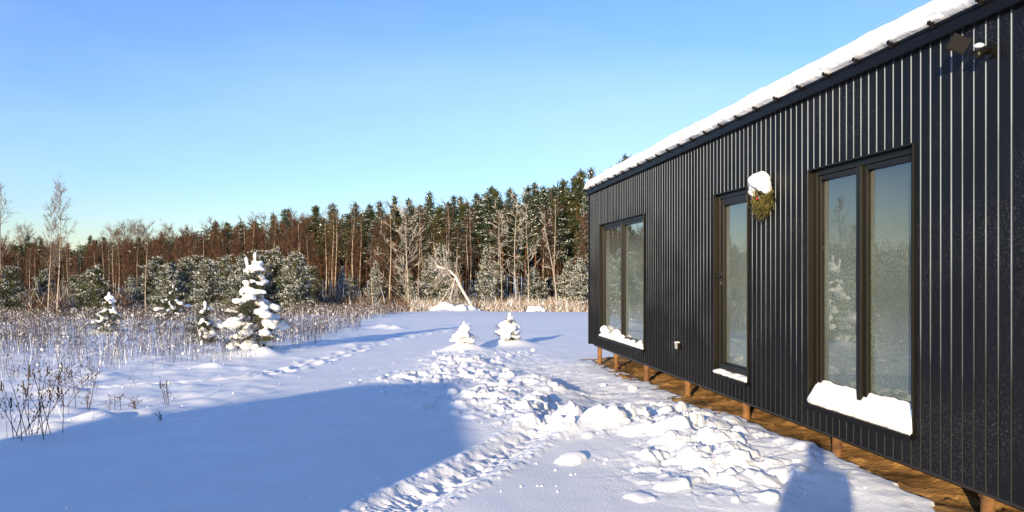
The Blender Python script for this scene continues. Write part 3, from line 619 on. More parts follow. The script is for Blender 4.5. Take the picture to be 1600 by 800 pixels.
def person():
    root = empty('person', (-.12, -.32, 0), 'person in a dark winter jacket holding up a phone behind the view', 'person')
    P = {'pel': (0, 0, .92), 'sp': (0, .0, 1.15), 'ch': (0, 0, 1.38), 'nk': (0, .01, 1.52), 'hd': (0, .03, 1.60), 'tp': (0, .03, 1.75),
         'sl': (-.19, 0, 1.42), 'el': (-.24, .06, 1.16), 'wl': (-.12, .17, 1.36), 'sr': (.19, 0, 1.42), 'er': (.24, .06, 1.16), 'wr': (.12, .17, 1.36),
         'hl': (-.1, 0, .88), 'kl': (-.12, .02, .48), 'al': (-.13, 0, .08), 'tl': (-.14, .16, .03), 'hr': (.1, 0, .88), 'kr': (.12, .02, .48), 'ar': (.13, 0, .08), 'tr': (.14, .16, .03)}
    Rd = {'pel': .17, 'sp': .16, 'ch': .18, 'nk': .07, 'hd': .10, 'tp': .09, 'sl': .09, 'el': .065, 'wl': .045, 'sr': .09, 'er': .065, 'wr': .045, 'hl': .11, 'kl': .085, 'al': .06, 'tl': .05, 'hr': .11, 'kr': .085, 'ar': .06, 'tr': .05}
    E_ = [('pel', 'sp'), ('sp', 'ch'), ('ch', 'nk'), ('nk', 'hd'), ('hd', 'tp'), ('ch', 'sl'), ('sl', 'el'), ('el', 'wl'), ('ch', 'sr'), ('sr', 'er'), ('er', 'wr'), ('pel', 'hl'), ('hl', 'kl'), ('kl', 'al'), ('al', 'tl'), ('pel', 'hr'), ('hr', 'kr'), ('kr', 'ar'), ('ar', 'tr')]
    ks = list(P); me = bpy.data.meshes.new('body'); me.from_pydata([P[k] for k in ks], [(ks.index(a), ks.index(b)) for a, b in E_], [])
    o = link_mesh('body', me, root); me.materials.append(M['jacket']); sk = o.modifiers.new('skin', 'SKIN')
    for i, k in enumerate(ks):
        d = me.skin_vertices[0].data[i]; d.radius = (Rd[k], Rd[k] * (.7 if k in ('sp', 'ch', 'pel') else 1)); d.use_root = (k == 'pel')
    o.modifiers.new('sub', 'SUBSURF').levels = 2; o.modifiers['sub'].render_levels = 2
    for s in (-1, 1):                                                # hands: palm with four fingers and a thumb
        vs_ = [(s * .12, .17, 1.36), (s * .10, .21, 1.42)]; es = [(0, 1)]; rd = [.03, .032]
        for fgr in range(4):
            b0 = len(vs_); vs_ += [(s * (.115 - fgr * .018), .215 + fgr * .003, 1.45), (s * (.10 - fgr * .017), .235, 1.475 - fgr * .004), (s * (.085 - fgr * .015), .235, 1.495 - fgr * .006)]; es += [(1, b0), (b0, b0 + 1), (b0 + 1, b0 + 2)]; rd += [.010, .009, .008]
        b0 = len(vs_); vs_ += [(s * .075, .20, 1.425), (s * .06, .205, 1.44)]; es += [(1, b0), (b0, b0 + 1)]; rd += [.011, .009]
        me = bpy.data.meshes.new('hand'); me.from_pydata(vs_, [], []); me.edges.add(len(es)); me.edges.foreach_set('vertices', [i for e in es for i in e]); me.update()
        h = link_mesh('hand', me, root); me.materials.append(M['skin']); h.modifiers.new('skin', 'SKIN')
        for i in range(len(vs_)): me.skin_vertices[0].data[i].radius = (rd[i], rd[i])
        me.skin_vertices[0].data[0].use_root = True
        h.modifiers.new('sub', 'SUBSURF').levels = 1
    return root
person()

# ---------------------------------------------------------------- vegetation builders
def rand_quads(C_, n, spread, L, wd, rng, flat=0, up=0):
    """thin needle / leaf strips scattered round each centre; returns (len(C_)*n,4,3)"""
    c = np.repeat(C_, n, 0); N = len(c); sp = np.asarray(spread)
    p = c + rng.normal(0, 1, (N, 3)) * sp
    d = rng.normal(0, 1, (N, 3)); d[:, 2] = d[:, 2] * (1 - flat) + up; d /= np.linalg.norm(d, axis=1)[:, None]
    u = np.cross(d, rng.normal(0, 1, (N, 3))); u /= np.linalg.norm(u, axis=1)[:, None] + 1e-9
    l = L * rng.uniform(.6, 1.3, (N, 1)); w_ = wd * rng.uniform(.6, 1.3, (N, 1))
    return np.stack([p - u * w_, p + u * w_, p + u * w_ * .5 + d * l, p - u * w_ * .5 + d * l], 1)
def pine(seed, H, crown0, wid, snow, nb=46, dens=1.0, dark='needle'):
    """tall Scots pine -> [(part name, mesh)]"""
    rng = np.random.default_rng(seed); r = random.Random(seed)
    lean = (r.uniform(-.7, .7), r.uniform(-.7, .7)); zs = np.linspace(0, H, 9)
    path = [(lean[0] * (z / H) ** 2 + .08 * math.sin(z * .8 + seed), lean[1] * (z / H) ** 2, z - .3 * (z == 0)) for z in zs]
    mb = MB(); mb.tube(path, [.15 * (1 - .85 * z / H) for z in zs], 7)
    cs = []; bmb = mb
    for k in range(nb):
        u = (k + r.random()) / nb; z = H * (crown0 + (1 - crown0) * u); a = r.uniform(0, 6.283)
        L = wid * min(1, .3 + 2.2 * u) * (1 - u) ** .95 * 1.15 * r.uniform(.5, 1.25) + .06
        if r.random() < .12: L *= .4
        x0 = np.interp(z, zs, [p[0] for p in path]); y0 = np.interp(z, zs, [p[1] for p in path]); rise = L * r.uniform(-.15, .45)
        e = (x0 + L * math.cos(a), y0 + L * math.sin(a), z + rise); bmb.tube([(x0, y0, z), e], [.028, .01], 3, cap=False)
        for t in np.linspace(.35, 1, 2 + int(L * 2)): cs.append((x0 + (e[0] - x0) * t + r.gauss(0, .10), y0 + (e[1] - y0) * t + r.gauss(0, .10), z + rise * t + r.gauss(0, .08)))
    for k in range(9):                                               # a few dead stubs low on the trunk
        z = H * r.uniform(.12, crown0); a = r.uniform(0, 6.283); L = r.uniform(.4, 1.2); bmb.tube([(path[0][0], path[0][1], z), (L * math.cos(a), L * math.sin(a), z + .1)], [.018, .006], 3, cap=False)
    cs.append((path[-1][0], path[-1][1], H)); cs = np.array(cs)
    spire = np.array([(path[-1][0], path[-1][1], H - .9 + .13 * k) for k in range(10)])
    q = np.concatenate([rand_quads(cs, int(20 * dens), (.20, .20, .12), .26, .035, rng, .2, .25), rand_quads(spire, 12, (.07, .07, .08), .20, .03, rng, .1, .5)])
    sm = rng.random(len(cs)) < snow; cq = cs[sm] + np.array([0, 0, .10])
    s = rand_quads(cq, 9, (.20, .20, .06), .15, .032, rng, .8, 0) if len(cq) else np.zeros((0, 4, 3))
    Q = np.concatenate([q, s]); mi = np.concatenate([np.zeros(len(q)), np.ones(len(s))])
    return [('trunk', mb.mesh('trunk', [M['trunk']], smooth=True)), ('crown', soup('crown', Q, [M[dark], M['frost']], mi))]
def bushy(seed, H, wid, snow, dark='needle', power=.8, dens=1.0, low=.04, bl=.045):
    """young pine or spruce, clothed to the ground, dusted with snow"""
    rng = np.random.default_rng(seed); r = random.Random(seed); mb = MB(); mb.tube([(0, 0, -.2), (.03, 0, H * .5), (0, .02, H)], [.06, .035, .01], 6); cs = []
    nl = int(H * 4.2)
    for k in range(nl):
        u = low + (1 - low) * k / nl; z = u * H; nb = 7 if u < .7 else 5; a0 = r.uniform(0, 6)
        for j in range(nb):
            a = a0 + j * 6.283 / nb + r.uniform(-.3, .3); L = wid * (1 - u) ** power * r.uniform(.6, 1.15) * (.65 + .35 * min(1, u / .15)) + .08; rise = L * r.uniform(.1, .75)
            mb.tube([(0, 0, z), (L * math.cos(a), L * math.sin(a), z + rise)], [.018, .006], 3, cap=False)
            for t in np.arange(.25, 1.02, .26 / max(.3, L)): cs.append((L * t * math.cos(a) + r.gauss(0, .07), L * t * math.sin(a) + r.gauss(0, .07), z + rise * t + r.gauss(0, .07)))
    cs = np.array(cs + [(0, 0, H)]); q = rand_quads(cs, int(19 * dens), (.11, .11, .09), .18, bl * .42, rng, .1, .45)
    sm = rng.random(len(cs)) < snow; s = rand_quads(cs[sm] + np.array([0, 0, .06]), 17, (.12, .12, .07), .10, .016, rng, .4, .2)
    Q = np.concatenate([q, s]); mi = np.concatenate([np.zeros(len(q)), np.ones(len(s))])
    return [('trunk', mb.mesh('trunk', [M['bark']], smooth=True)), ('crown', soup('crown', Q, [M[dark], M['frost']], mi))]
def bare(seed, H, wid, nb=34, bark='birch', twig='twig', tw=8, c0=.25, asc=1.1, trunk_r=.09, tl=.9, twd=.014, lean=(0, 0), fan=1.0):
    """leafless birch: trunk, ascending limbs, fine twigs"""
    rng = np.random.default_rng(seed); r = random.Random(seed); mb = MB(); zs = np.linspace(0, H, 8); ph = r.uniform(0, 6)
    path = [(lean[0] * (z / H) ** 1.5 + .12 * math.sin(z * .5 + ph), lean[1] * (z / H) ** 1.5 + .1 * math.cos(z * .6 + ph), z - .3 * (z == 0)) for z in zs]
    mb.tube(path, [trunk_r * (1 - .88 * z / H) for z in zs], 6); br = MB(); T = []
    for k in range(nb):
        u = c0 + (1 - c0) * (k + r.random()) / nb; z = u * H; a = r.uniform(0, 6.283); L = wid * (1 - u * .75) * r.uniform(.6, 1.2) * fan
        p0 = Vector((np.interp(z, zs, [p[0] for p in path]), np.interp(z, zs, [p[1] for p in path]), z)); d = Vector((math.cos(a), math.sin(a), asc * r.uniform(.6, 1.4))).normalized()
        p1 = p0 + d * L * .5; d2 = (d + Vector((0, 0, .35))).normalized(); p2 = p1 + d2 * L * .5
        br.tube([p0, p1, p2], [.020 * trunk_r / .07 * (1 - u * .6) + .004, .010, .004], 3, cap=False)
        for j in range(tw):
            t = r.uniform(.15, 1); p = p0 + (p1 - p0) * (t * 2) if t < .5 else p1 + (p2 - p1) * (t * 2 - 1)
            dd = (d2 + Vector((r.gauss(0, .5), r.gauss(0, .5), r.gauss(.1, .4)))).normalized(); T.append((tuple(p), tuple(dd), tl * r.uniform(.4, 1.1)))
    P = np.array([t[0] for t in T]); D = np.array([t[1] for t in T]); Ls = np.array([t[2] for t in T])[:, None]
    P2 = np.repeat(P + D * Ls * .4, 2, 0); D2 = np.repeat(D, 2, 0) + rng.normal(0, .45, (len(P) * 2, 3)); D2 /= np.linalg.norm(D2, axis=1)[:, None]
    P, D, Ls = np.concatenate([P, P2]), np.concatenate([D, D2]), np.concatenate([Ls, np.repeat(Ls * .6, 2, 0)])
    U = np.cross(D, rng.normal(0, 1, D.shape)); U /= np.linalg.norm(U, axis=1)[:, None]; U *= twd
    tri = np.stack([P - U, P + U, P + D * Ls], 1)
    tm = soup('twigs', tri, [M[twig]], np.zeros(len(tri)))
    return [('trunk', mb.mesh('trunk', [M[bark]], smooth=True)), ('branches', br.mesh('branches', [M[bark if bark != 'birch' else twig]], smooth=True)), ('twigs', tm)]
def plant_tree(name, parts, x, y, label, cat, group=None, s=1, rot=0, dz=0, sz=None):
    e = empty(name, (x, y, hzc(x, y) + dz), label, cat, group); e.rotation_euler = (0, 0, rot); e.scale = (s, s, sz or s)
    for n, me in parts:
        o = bpy.data.objects.new(n, me); C.objects.link(o); o.parent = e
    return e
def at(px, d):
    """point at distance d along the azimuth of photo column px"""
    lat = (px - 800) / 1155 * d; c, s = math.cos(YAW), math.sin(YAW); return lat * c + d * s, -lat * s + d * c

pines = [pine(100 + i, 13.5, .42 + .07 * (i % 3), 1.55 + .25 * (i % 3), [.08, .5, .14, .62, .1, .45, .08, .55][i], 50, 1.15, ['needle', 'needle2'][i % 2]) for i in range(8)]
spr = [bushy(200 + i, 12.5, 1.7, .55, 'needle2', .75, .9, .06, .09) for i in range(2)]
birches = [bare(300 + i, 11.5, 2.6, 30, 'birch', 'twig', 8) for i in range(5)]
thick = [bare(330 + i, 9.5, 2.2, 30, ['twig', 'grey_twig', 'twig', 'bark'][i], ['twig', 'twig', 'twig', 'twig'][i], 14, .08, 1.4, .05, 1.0, .017) for i in range(4)]
young = [bushy(400 + i, 4.2, 1.75, [.55, .75, .3, .65, .9][i], 'needle', [.55, .85, .5, .65, 1.0][i], 1.1) for i in range(5)]
# forest edge: distance of the front row as a function of photo column
def front(px): return float(np.interp(px, [-500, -100, 150, 350, 560, 760, 900, 1100, 1300], [108, 112, 110, 97, 86, 78, 73, 70, 70]))
def skyh(px): return float(np.interp(px, [-500, 0, 120, 230, 330, 430, 560, 700, 800, 860, 900, 960, 1100], [371, 371, 374, 366, 345, 332, 318, 303, 292, 277, 268, 252, 245]))
def sect(px, t):
    return (t + (' at far left' if px < 85 else ' left of the snowy pine' if px < 380 else ' left of the feathery tree' if px < 620 else ' left of the bent birch' if px < 720 else ' nearest the house')).strip()
r = random.Random(21); cnt = 0
PL = 'tall snow-dusted pine standing in the dense forest edge behind the field'
for row in range(4):
    px = -330 + row * 17
    while px < 1020:
        d = front(px) + row * 5.5 + r.uniform(-2, 2) + (0 if px > 500 else 10 * (row > 0))
        x, y = at(px, d); top = (429 - skyh(px)) / 1155 * d + EYE - hzc(x, y); step = (16 if px > 480 else 24) + row * 5
        if px < 480 and row == 0: px += step * r.uniform(.7, 1.3); continue
        Hh = top * r.uniform(.80, 1.06) * (1 - .03 * (3 - row)); s = Hh / 13.5
        v = r.choice(range(8)) if px < 640 else r.choice([1, 3, 5, 7, 2, 0])
        if r.random() < .06: plant_tree('spruce_tree', spr[r.randrange(2)], x, y, 'narrow dark spruce with branches to the ground among the forest pines', 'spruce', 'spruces in the forest', s * 1.05, r.uniform(0, 6.28))
        else: plant_tree('pine_tree', pines[v], x, y, sect(px, 'tall snow-dusted pine in the forest edge'), 'pine tree', 'pines of the forest edge ' + sect(px, ''), min(1.15, s * 1.0) if s < 1.15 else 1.1, r.uniform(0, 6.28), sz=s)
        cnt += 1; px += step * r.uniform(.65, 1.35)

cnt = 0; px = -340
while px < 930:                                                      # birches in front of and between the pines
    for row in range(3 if px < 520 else 2):
        q = px + r.uniform(-6, 6); d = front(q) - 4 + row * 4.5 + r.uniform(-1.5, 1.5); x, y = at(q, d)
        hh = np.interp(q, [-300, 100, 250, 450, 600, 900], [9.2, 8.8, 9.6, 11.0, 10.5, 10.0]) * r.uniform(.75, 1.08)
        if r.random() < (.28 if q < 560 else .35): plant_tree('birch_tree', birches[r.randrange(5)], x, y, sect(q, 'bare pale-trunked birch in the forest front'), 'birch tree', 'birches of the forest edge ' + sect(q, ''), hh / 11.5, r.uniform(0, 6.28))
        elif r.random() < (.92 if q < 480 else .7 if q < 620 else .25): plant_tree('birch_sapling', thick[r.randrange(4)], x, y, sect(q, 'slender red-brown birch sapling in the forest thicket'), 'birch sapling', 'birch saplings of the thicket ' + sect(q, ''), hh / 9.5 * (.93 if q < 480 else .82), r.uniform(0, 6.28))
        cnt += 1
    px += np.interp(px, [-300, 450, 600, 900], [11, 11, 17, 24]) * r.uniform(.7, 1.3)

# the wood further back reads as one mass
def far_wood():
    rng = np.random.default_rng(9); cs = []; st = MB()
    for k in range(900):
        q = rng.uniform(-420, 1150); d = front(q) + rng.uniform(17, 48); x, y = at(q, d); z0 = hzc(x, y); top = z0 + ((429 - skyh(q)) / 1155 * d + EYE - z0) * rng.uniform(.66, .90)
        hgt_ = top - z0; n = 34; u = rng.random(n) ** .8; a = rng.uniform(0, 6.283, n); rad = 1.9 * (1 - u * .75) * np.sqrt(rng.random(n))
        cs.append(np.stack([x + rad * np.cos(a), y + rad * np.sin(a), z0 + hgt_ * (.30 + .70 * u)], 1)); st.tube([(x, y, z0 - .3), (x, y, top)], [.15, .03], 4, cap=False)
    cs = np.concatenate(cs); q = rand_quads(cs, 9, (.3, .3, .25), .5, .10, rng, .1, .2); s = rand_quads(cs[rng.random(len(cs)) < .25], 3, (.25, .25, .1), .35, .10, rng, .8)
    me = soup('far_wood', np.concatenate([q, s]), [M['needle'], M['frost']], np.concatenate([np.zeros(len(q)), np.ones(len(s))])); o = link_mesh('far_wood', me)
    tag(o, 'dense far wood filling the gaps behind the forest edge', 'wood', kind='stuff')
    t = st.build('trunks', M['bark'], o); t.parent = o; tag(t, kind='stuff')
far_wood()
# pale bare tree-tops over the left skyline
for i, (px_, H_) in enumerate([(178, 12.6), (196, 13.4), (212, 13.8), (228, 13.4), (40, 12.8), (262, 13.2), (-60, 14.5), (-130, 15)]):
    x, y = at(px_, 150); plant_tree('distant_bare_tree', bare(500 + i, H_, 6.5, 60, 'grey_twig', 'grey_twig', 12, .3, .9, .12, 1.5, .022), x, y, 'pale round-crowned bare tree rising behind the left skyline', 'bare tree', 'bare trees behind the left skyline')

# young snowy pines before the forest
r = random.Random(33)
YP = [(15, 57, 3.9, 2), (-60, 55, 4.4, 2), (-130, 60, 4.8, 0), (-220, 62, 4.5, 1), (55, 66, 2.3, 2), (150, 60, 4.0, 2), (128, 66, 3.6, 0), (205, 70, 3.6, 1), (232, 64, 4.2, 0), (262, 60, 4.2, 1), (290, 62, 4.7, 3), (322, 58, 4.3, 3), (350, 64, 4.8, 0), (376, 58, 4.6, 1),
      (405, 66, 5.4, 2), (432, 62, 5.2, 0), (460, 60, 4.9, 3), (485, 70, 4.2, 2), (535, 66, 3.9, 4), (548, 74, 3.6, 1), (586, 66, 4.4, 4), (640, 75, 4.0, 1), (690, 68, 6.2, 1), (672, 74, 5.2, 3), (758, 66, 5.5, 4), (775, 72, 4.6, 3), (835, 68, 4.0, 1), (858, 72, 3.2, 3), (905, 64, 4.5, 4), (890, 70, 5.0, 1), (925, 66, 5, 3), (970, 66, 5, 1)]
sizes = {}
LB = ['dark broad young pine with little snow at the left end of the forest edge', 'young pine standing between the two-stemmed birch and the dense young pine clump', 'frosted bushy young pine in the clump left of the big snowy pine', 'frosted bushy young pine in the clump right of the big snowy pine',
      'small rounded frosted pine alone before the dark middle of the forest', 'snow-laden young conifer close to the feathery frosted tree and bent birch', 'snow-laden young conifer before the forest between bent birch and house']
LG = ['dark young pines on the left', 'young pines beside the birch', 'clump of young pines on the left', 'clump of young pines on the right', 'small pines before the dark middle', 'conifers by the bent birch', 'conifers nearest the house']
YP += [(245 + k * 27 + r.uniform(-6, 6), 72 + r.uniform(-2, 6), r.uniform(4.3, 5.6), r.choice([0, 1, 2, 3])) for k in range(9)] + [(k * 45 - 200 + r.uniform(-9, 9), 76 + r.uniform(-3, 5), r.uniform(3.2, 4.4), r.choice([2, 2, 0])) for k in range(8)]
for i, (px_, d, H_, v) in enumerate(YP):
    x, y = at(px_, d); k = 0 if px_ < 170 else 1 if px_ < 245 else 2 if px_ < 392 else 3 if px_ < 500 else 4 if px_ < 600 else 5 if px_ < 720 else 6
    s = H_ / 4.2; plant_tree('young_pine', young[v], x, y, LB[k], 'young pine', LG[k], s * (.62 if px_ in (586, 758, 535, 640) else .92), r.uniform(0, 6), sz=s)
# single trees that can be told apart
def own(name, parts, px_, d, label, cat, s=1, rot=0): x, y = at(px_, d); return plant_tree(name, parts, x, y, label, cat, None, s, rot)
own('bare_tree', bare(601, 9.2, 4.3, 46, 'twig_pale', 'twig_pale', 6, .06, .75, .075, .8, .022, fan=1.1), 636, 66, 'frosted bare tree with branches fanned out like a feather before the dark forest', 'bare tree')
own('bare_tree', bare(602, 10.0, 4.0, 30, 'twig_pale', 'twig_pale', 5, .12, .35, .06, .8, .020), 806, 64, 'tall bare pale tree with wide level branches, right of the snowy spruce', 'bare tree')
own('bare_tree', bare(603, 8.8, 2.6, 20, 'twig_pale', 'twig_pale', 5, .3, .6, .05, .8, .018), 782, 65, 'slim bare tree directly left of the tall pale one', 'bare tree')
own('bare_tree', bare(604, 9.4, 2.3, 20, 'twig_pale', 'twig_pale', 5, .3, .8, .05, .8, .018), 824, 66, 'thin bare tree directly right of the tall pale one', 'bare tree')
own('bare_tree', bare(605, 8.2, 1.6, 14, 'twig_pale', 'twig_pale', 5, .4, 1, .06, .6, .018, lean=(-1.0, 0)), 868, 62, 'thin pale leaning trunk near the house corner', 'bare tree')
own('bare_tree', bare(606, 9.2, 2.2, 30, 'birch', 'grey_twig', 10, .30, 1.5, .055, .9, .012), 92, 53, 'slender birch with two pale stems rising above the left skyline', 'birch tree')
own('bare_tree', bare(607, 8.2, 1.8, 22, 'birch', 'grey_twig', 10, .35, 1.6, .045, .8, .012), 78, 54, 'shorter birch stem close beside the tall slender birch on the left', 'birch tree')
own('bare_tree', bare(608, 10.4, 2.6, 26, 'grey_twig', 'grey_twig', 8, .4, 1.6, .08, .9, .013), 2, 60, 'bare tree cut by the left edge of the photo', 'bare tree')
own('bare_tree', bare(609, 5.0, 1.2, 16, 'birch', 'twig', 6, .3, 1.4, .04, .6, .01), 230, 50, 'small thin birch in front of the snowy young pines on the left', 'birch tree')
own('bare_tree', bare(610, 4.6, 1.2, 14, 'birch', 'twig', 6, .3, 1.4, .035, .6, .01), 582, 52, 'small thin birch at the edge of the weeds in the middle', 'birch tree')
for i, px_ in enumerate((525, 552, 610, 655, 700, 735, 850)): own('birch_tree', birches[i % 5], px_, 72 + (i % 3) * 2, None, None, .85 + .05 * (i % 3), i)
for o in list(bpy.data.objects):
    if o.name.startswith('birch_tree') and 'label' not in o: tag(o, 'bare pale-barked birch standing out a little before the forest edge', 'birch tree', 'birches before the forest edge')
# bent and broken birch loaded with snow
x0, y0 = at(744, 63); z0 = hzc(x0, y0); bt = empty('bent_birch', (x0, y0, z0), 'snow-loaded birch bent into an arch over snowy brush at the forest edge', 'bent tree')
def bent():
    mb = MB(); c, s = math.cos(YAW), math.sin(YAW)
    def W(l, h, dd=0): return (x0 + l * c + dd * s, y0 - l * s + dd * c, z0 + h)
    mb.tube([W(0, -.1), W(-.7, 1.0), W(-1.4, 2.2), W(-1.75, 3.0), W(-2.3, 3.5), W(-3.4, 3.9)], [.13, .12, .12, .12, .10, .06], 7)
    mb.tube([W(-2.4, -.1, .4), W(-2.2, 1.2, .3), W(-1.9, 2.4), W(-1.75, 3.0)], [.10, .09, .07, .05], 6)
    mb.tube([W(-3.7, 0, .2), W(-2.9, 1.0, .2), W(-2.2, 2.0, .1), W(-1.7, 2.9)], [.05, .05, .04, .03], 5)
    mb.build('trunk', mat('snowy_birch_bark', (.74, .72, .70), .7, .2, col2=(.42, .37, .33), vscale=2), bt, smooth=True)
    rng = np.random.default_rng(4); P = []; br = MB(); rr2 = random.Random(6)
    for k in range(36):
        t = rr2.random(); l0 = -1.2 - 2.2 * t; h0 = 2.2 + 1.6 * t; a = W(l0, h0); b = W(l0 + rr2.uniform(-1.6, .6), h0 + rr2.uniform(-2.2, 2.4), rr2.uniform(-.8, .8)); br.tube([a, b], [.03, .008], 3, cap=False)
        for q in range(7): P.append([a[i] + (b[i] - a[i]) * rr2.uniform(.3, 1) for i in range(3)])
    br.build('branches', M['twig_pale'], bt)
    q = rand_quads(np.array(P), 3, (.1, .1, .1), .45, .010, rng, 0, 0) - np.array([x0, y0, z0]); link_mesh('twigs', soup('twigs', q, [M['twig_pale']], np.zeros(len(q))), bt)
bent()
# snow heaps under the brush of the bent birch
for i, (px_, d, sx, h, lb) in enumerate([(703, 61.5, 1.7, .95, 'broad snow-covered brush pile under the bent birch'), (728, 62.5, 1.2, .6, 'smaller snow-covered heap beside the trunk of the bent birch'), (838, 62, .9, .6, 'small snow-capped bush before the forest near the house corner')]):
    x, y = at(px_, d); mb = MB(); rq = random.Random(i)
    for k in range(9): t = rq.uniform(-1, 1); lump(mb, (x + t * sx * .7, y + rq.uniform(-.4, .4), hzc(x, y) + h * (1 - t * t) * .5 * rq.uniform(.6, 1.2)), (.5 * sx * .6, .4, h * .42), 2, 0, .3, rq)
    tag(mb.build('snow_heap', M['snow_clod'], smooth=True), lb, 'snow heap')

# undergrowth at the foot of the forest, dry grass rim, field weeds
def undergrowth():
    rng = np.random.default_rng(12); n = 26000; q = rng.uniform(-420, 1010, n); d = np.interp(q, [-500, 500, 700, 1010], [62, 64, 64, 60]) + rng.random(n) ** 1.4 * np.interp(q, [-500, 500, 1000], [46, 20, 12])
    lat = (q - 800) / 1155 * d; c, s = math.cos(YAW), math.sin(YAW); x = lat * c + d * s; y = -lat * s + d * c; z = prof(np.hypot(x, y)); H = rng.uniform(.5, 2.0, n) * np.interp(q, [-400, 500, 640, 1010], [1.1, 1, .65, .55])
    B = np.stack([x, y, z - .1], 1); D = np.stack([rng.normal(0, .25, n), rng.normal(0, .25, n), np.ones(n)], 1); T = []
    for k in range(5):
        P = B + D * (H * rng.uniform(0, .8, n))[:, None] * (k > 0); DD = D + rng.normal(0, .5, (n, 3)) * (k > 0); L = (H * (1 if k == 0 else .5))[:, None]
        U = np.cross(DD, rng.normal(0, 1, (n, 3))); U /= np.linalg.norm(U, axis=1)[:, None]; T.append(np.stack([P - U * .016, P + U * .016, P + DD * L], 1))
    T = np.concatenate(T); rgt = np.tile(q > 640, 5); pale = rng.random(len(T)) < np.where(rgt, .75, .12)
    snow = rng.random(len(T)) < np.where(rgt, .45, .12)
    mi = np.where(snow, 2, np.where(pale, 1, 0)); link_mesh('undergrowth', soup('undergrowth', T, [M['twig'], M['straw'], M['frost']], mi))
    tag(bpy.data.objects['undergrowth'], 'tangled dry brush and grass along the foot of the forest', 'undergrowth', kind='stuff')
undergrowth()
def weeds():
    rng = np.random.default_rng(5); n = 60000; a = rng.uniform(-52, 5, n) * math.pi / 180; r_ = 7.5 + 50 * rng.random(n) ** .85; x, y = r_ * np.sin(a), r_ * np.cos(a)
    lim = np.interp(y, [6, 8, 11, 14, 17, 20, 26, 34, 45, 56], [-4.2, -4.0, -4.2, -4.2, -3.4, -2.6, -2.2, -1.9, -1.2, -.3]) + fbm(x / 1.5, y / 1.5, 3, 2) * 1.6
    den = np.interp(r_, [7.5, 12, 15, 18, 24, 56], [.018, .032, .06, .20, .36, .50]) * (.25 + 1.5 * sstep(.42, .62, vnoise(x / 1.6, y / 2.2, 88)))
    ok = (x < lim) & (rng.random(n) < den); x, y, r_ = x[ok], y[ok], r_[ok]; n = len(x); print('weeds', n)
    z = height(x, y); H = rng.uniform(.25, .75, n) * np.interp(r_, [7, 20, 56], [.75, .9, 1.1]); B = np.stack([x, y, z - .02], 1); D = np.stack([rng.normal(0, .14, n), rng.normal(0, .14, n), np.ones(n)], 1)
    wd = np.interp(r_, [7, 15, 30, 56], [.0022, .004, .007, .010])[:, None]; T = []; S = []
    U = rng.normal(0, 1, (n, 3)); U[:, 2] = 0; U /= np.linalg.norm(U, axis=1)[:, None]; T.append(np.stack([B - U * wd, B + U * wd, B + D * H[:, None]], 1))
    for k in range(6):
        t = rng.uniform(.35, 1, n); P = B + D * (H * t)[:, None]; DD = np.stack([rng.normal(0, .6, n), rng.normal(0, .6, n), rng.uniform(.3, 1.2, n)], 1); L = (H * rng.uniform(.08, .25, n))[:, None]
        U = np.cross(DD, rng.normal(0, 1, (n, 3))); U /= np.linalg.norm(U, axis=1)[:, None]; T.append(np.stack([P - U * wd, P + U * wd, P + DD * L], 1))
    T = np.concatenate(T); sn = rng.random(len(T)) < .15
    link_mesh('dry_weeds', soup('dry_weeds', T, [M['weed'], M['frost']], sn * 1)); tag(bpy.data.objects['dry_weeds'], 'field of thin dry brown weed stalks standing in snow', 'weeds', kind='stuff')
    # snow tufts caught on the weeds
    mb = MB(); idx = rng.choice(n, 420, replace=False); rq = random.Random(8)
    for i in idx:
        s_ = rq.uniform(.012, .03) * (1 + r_[i] / 45); lump(mb, (x[i] + rq.gauss(0, .02), y[i], z[i] + H[i] * rq.uniform(.1, .9)), (s_, s_, s_ * rq.uniform(.7, 2)), 1, 0, .35, rq)
    o = mb.build('snow_tufts', M['snow_clod'], smooth=True); tag(o, 'small tufts of snow caught on the dry weeds of the field', 'snow', kind='stuff')
weeds()
def weed_plant(px_, py_, H, n, lb, seed, spread=.3):
    g = G(px_, py_); x, y = g[0], g[1]; z = hz(x, y); rq = random.Random(seed); e = empty('weed_plant', (x, y, z), lb, 'weed'); mb = MB(); sd_ = MB()
    for k in range(n):
        bx_, by_ = rq.gauss(0, spread * .4), rq.gauss(0, spread * .4); tx, ty = bx_ + rq.gauss(0, spread * .5), by_ + rq.gauss(0, spread * .4); h = H * rq.uniform(.5, 1.0)
        p0, p1, p2 = Vector((x + bx_, y + by_, z - .03)), Vector((x + (bx_ * .4 + tx * .6), y + by_, z + h * .6)), Vector((x + tx, y + ty, z + h)); mb.tube([p0, p1, p2], [.0042, .0034, .002], 4)
        for j in range(rq.randint(3, 8)):
            t = rq.uniform(.3, 1); p = p0 + (p2 - p0) * t; q = p + Vector((rq.gauss(0, .05), rq.gauss(0, .05), rq.uniform(.02, .10))); mb.tube([p, q], [.0026, .0012], 3)
            if rq.random() < .6: lump(sd_, q, (.007, .007, .012), 1, 0, .2, rq)
        if rq.random() < .35:
            for j in range(9): lump(sd_, p2 - Vector((rq.gauss(0, .004), rq.gauss(0, .004), j * .011)), (.008, .008, .010), 1, 0, .3, rq)
    mb.build('stems', M['weed'], e); tag(sd_.build('seed_heads', M['weed'], e), kind='stuff') if sd_.n else None
weed_plant(45, 690, .78, 20, 'tall bundle of dry weed stalks nearest the viewer at the left edge', 1, .42)
weed_plant(85, 640, .55, 9, 'loose dry weeds just behind the near bundle at the left edge', 2, .5)
weed_plant(262, 630, .40, 3, 'two thin dry stalks in open snow left of centre', 3, .10)
weed_plant(136, 640, .30, 3, 'small leaning dry stalk right of the near weed bundle', 4, .12)
weed_plant(180, 640, .22, 3, 'short dry sprig in open snow before the weed field', 5, .12)
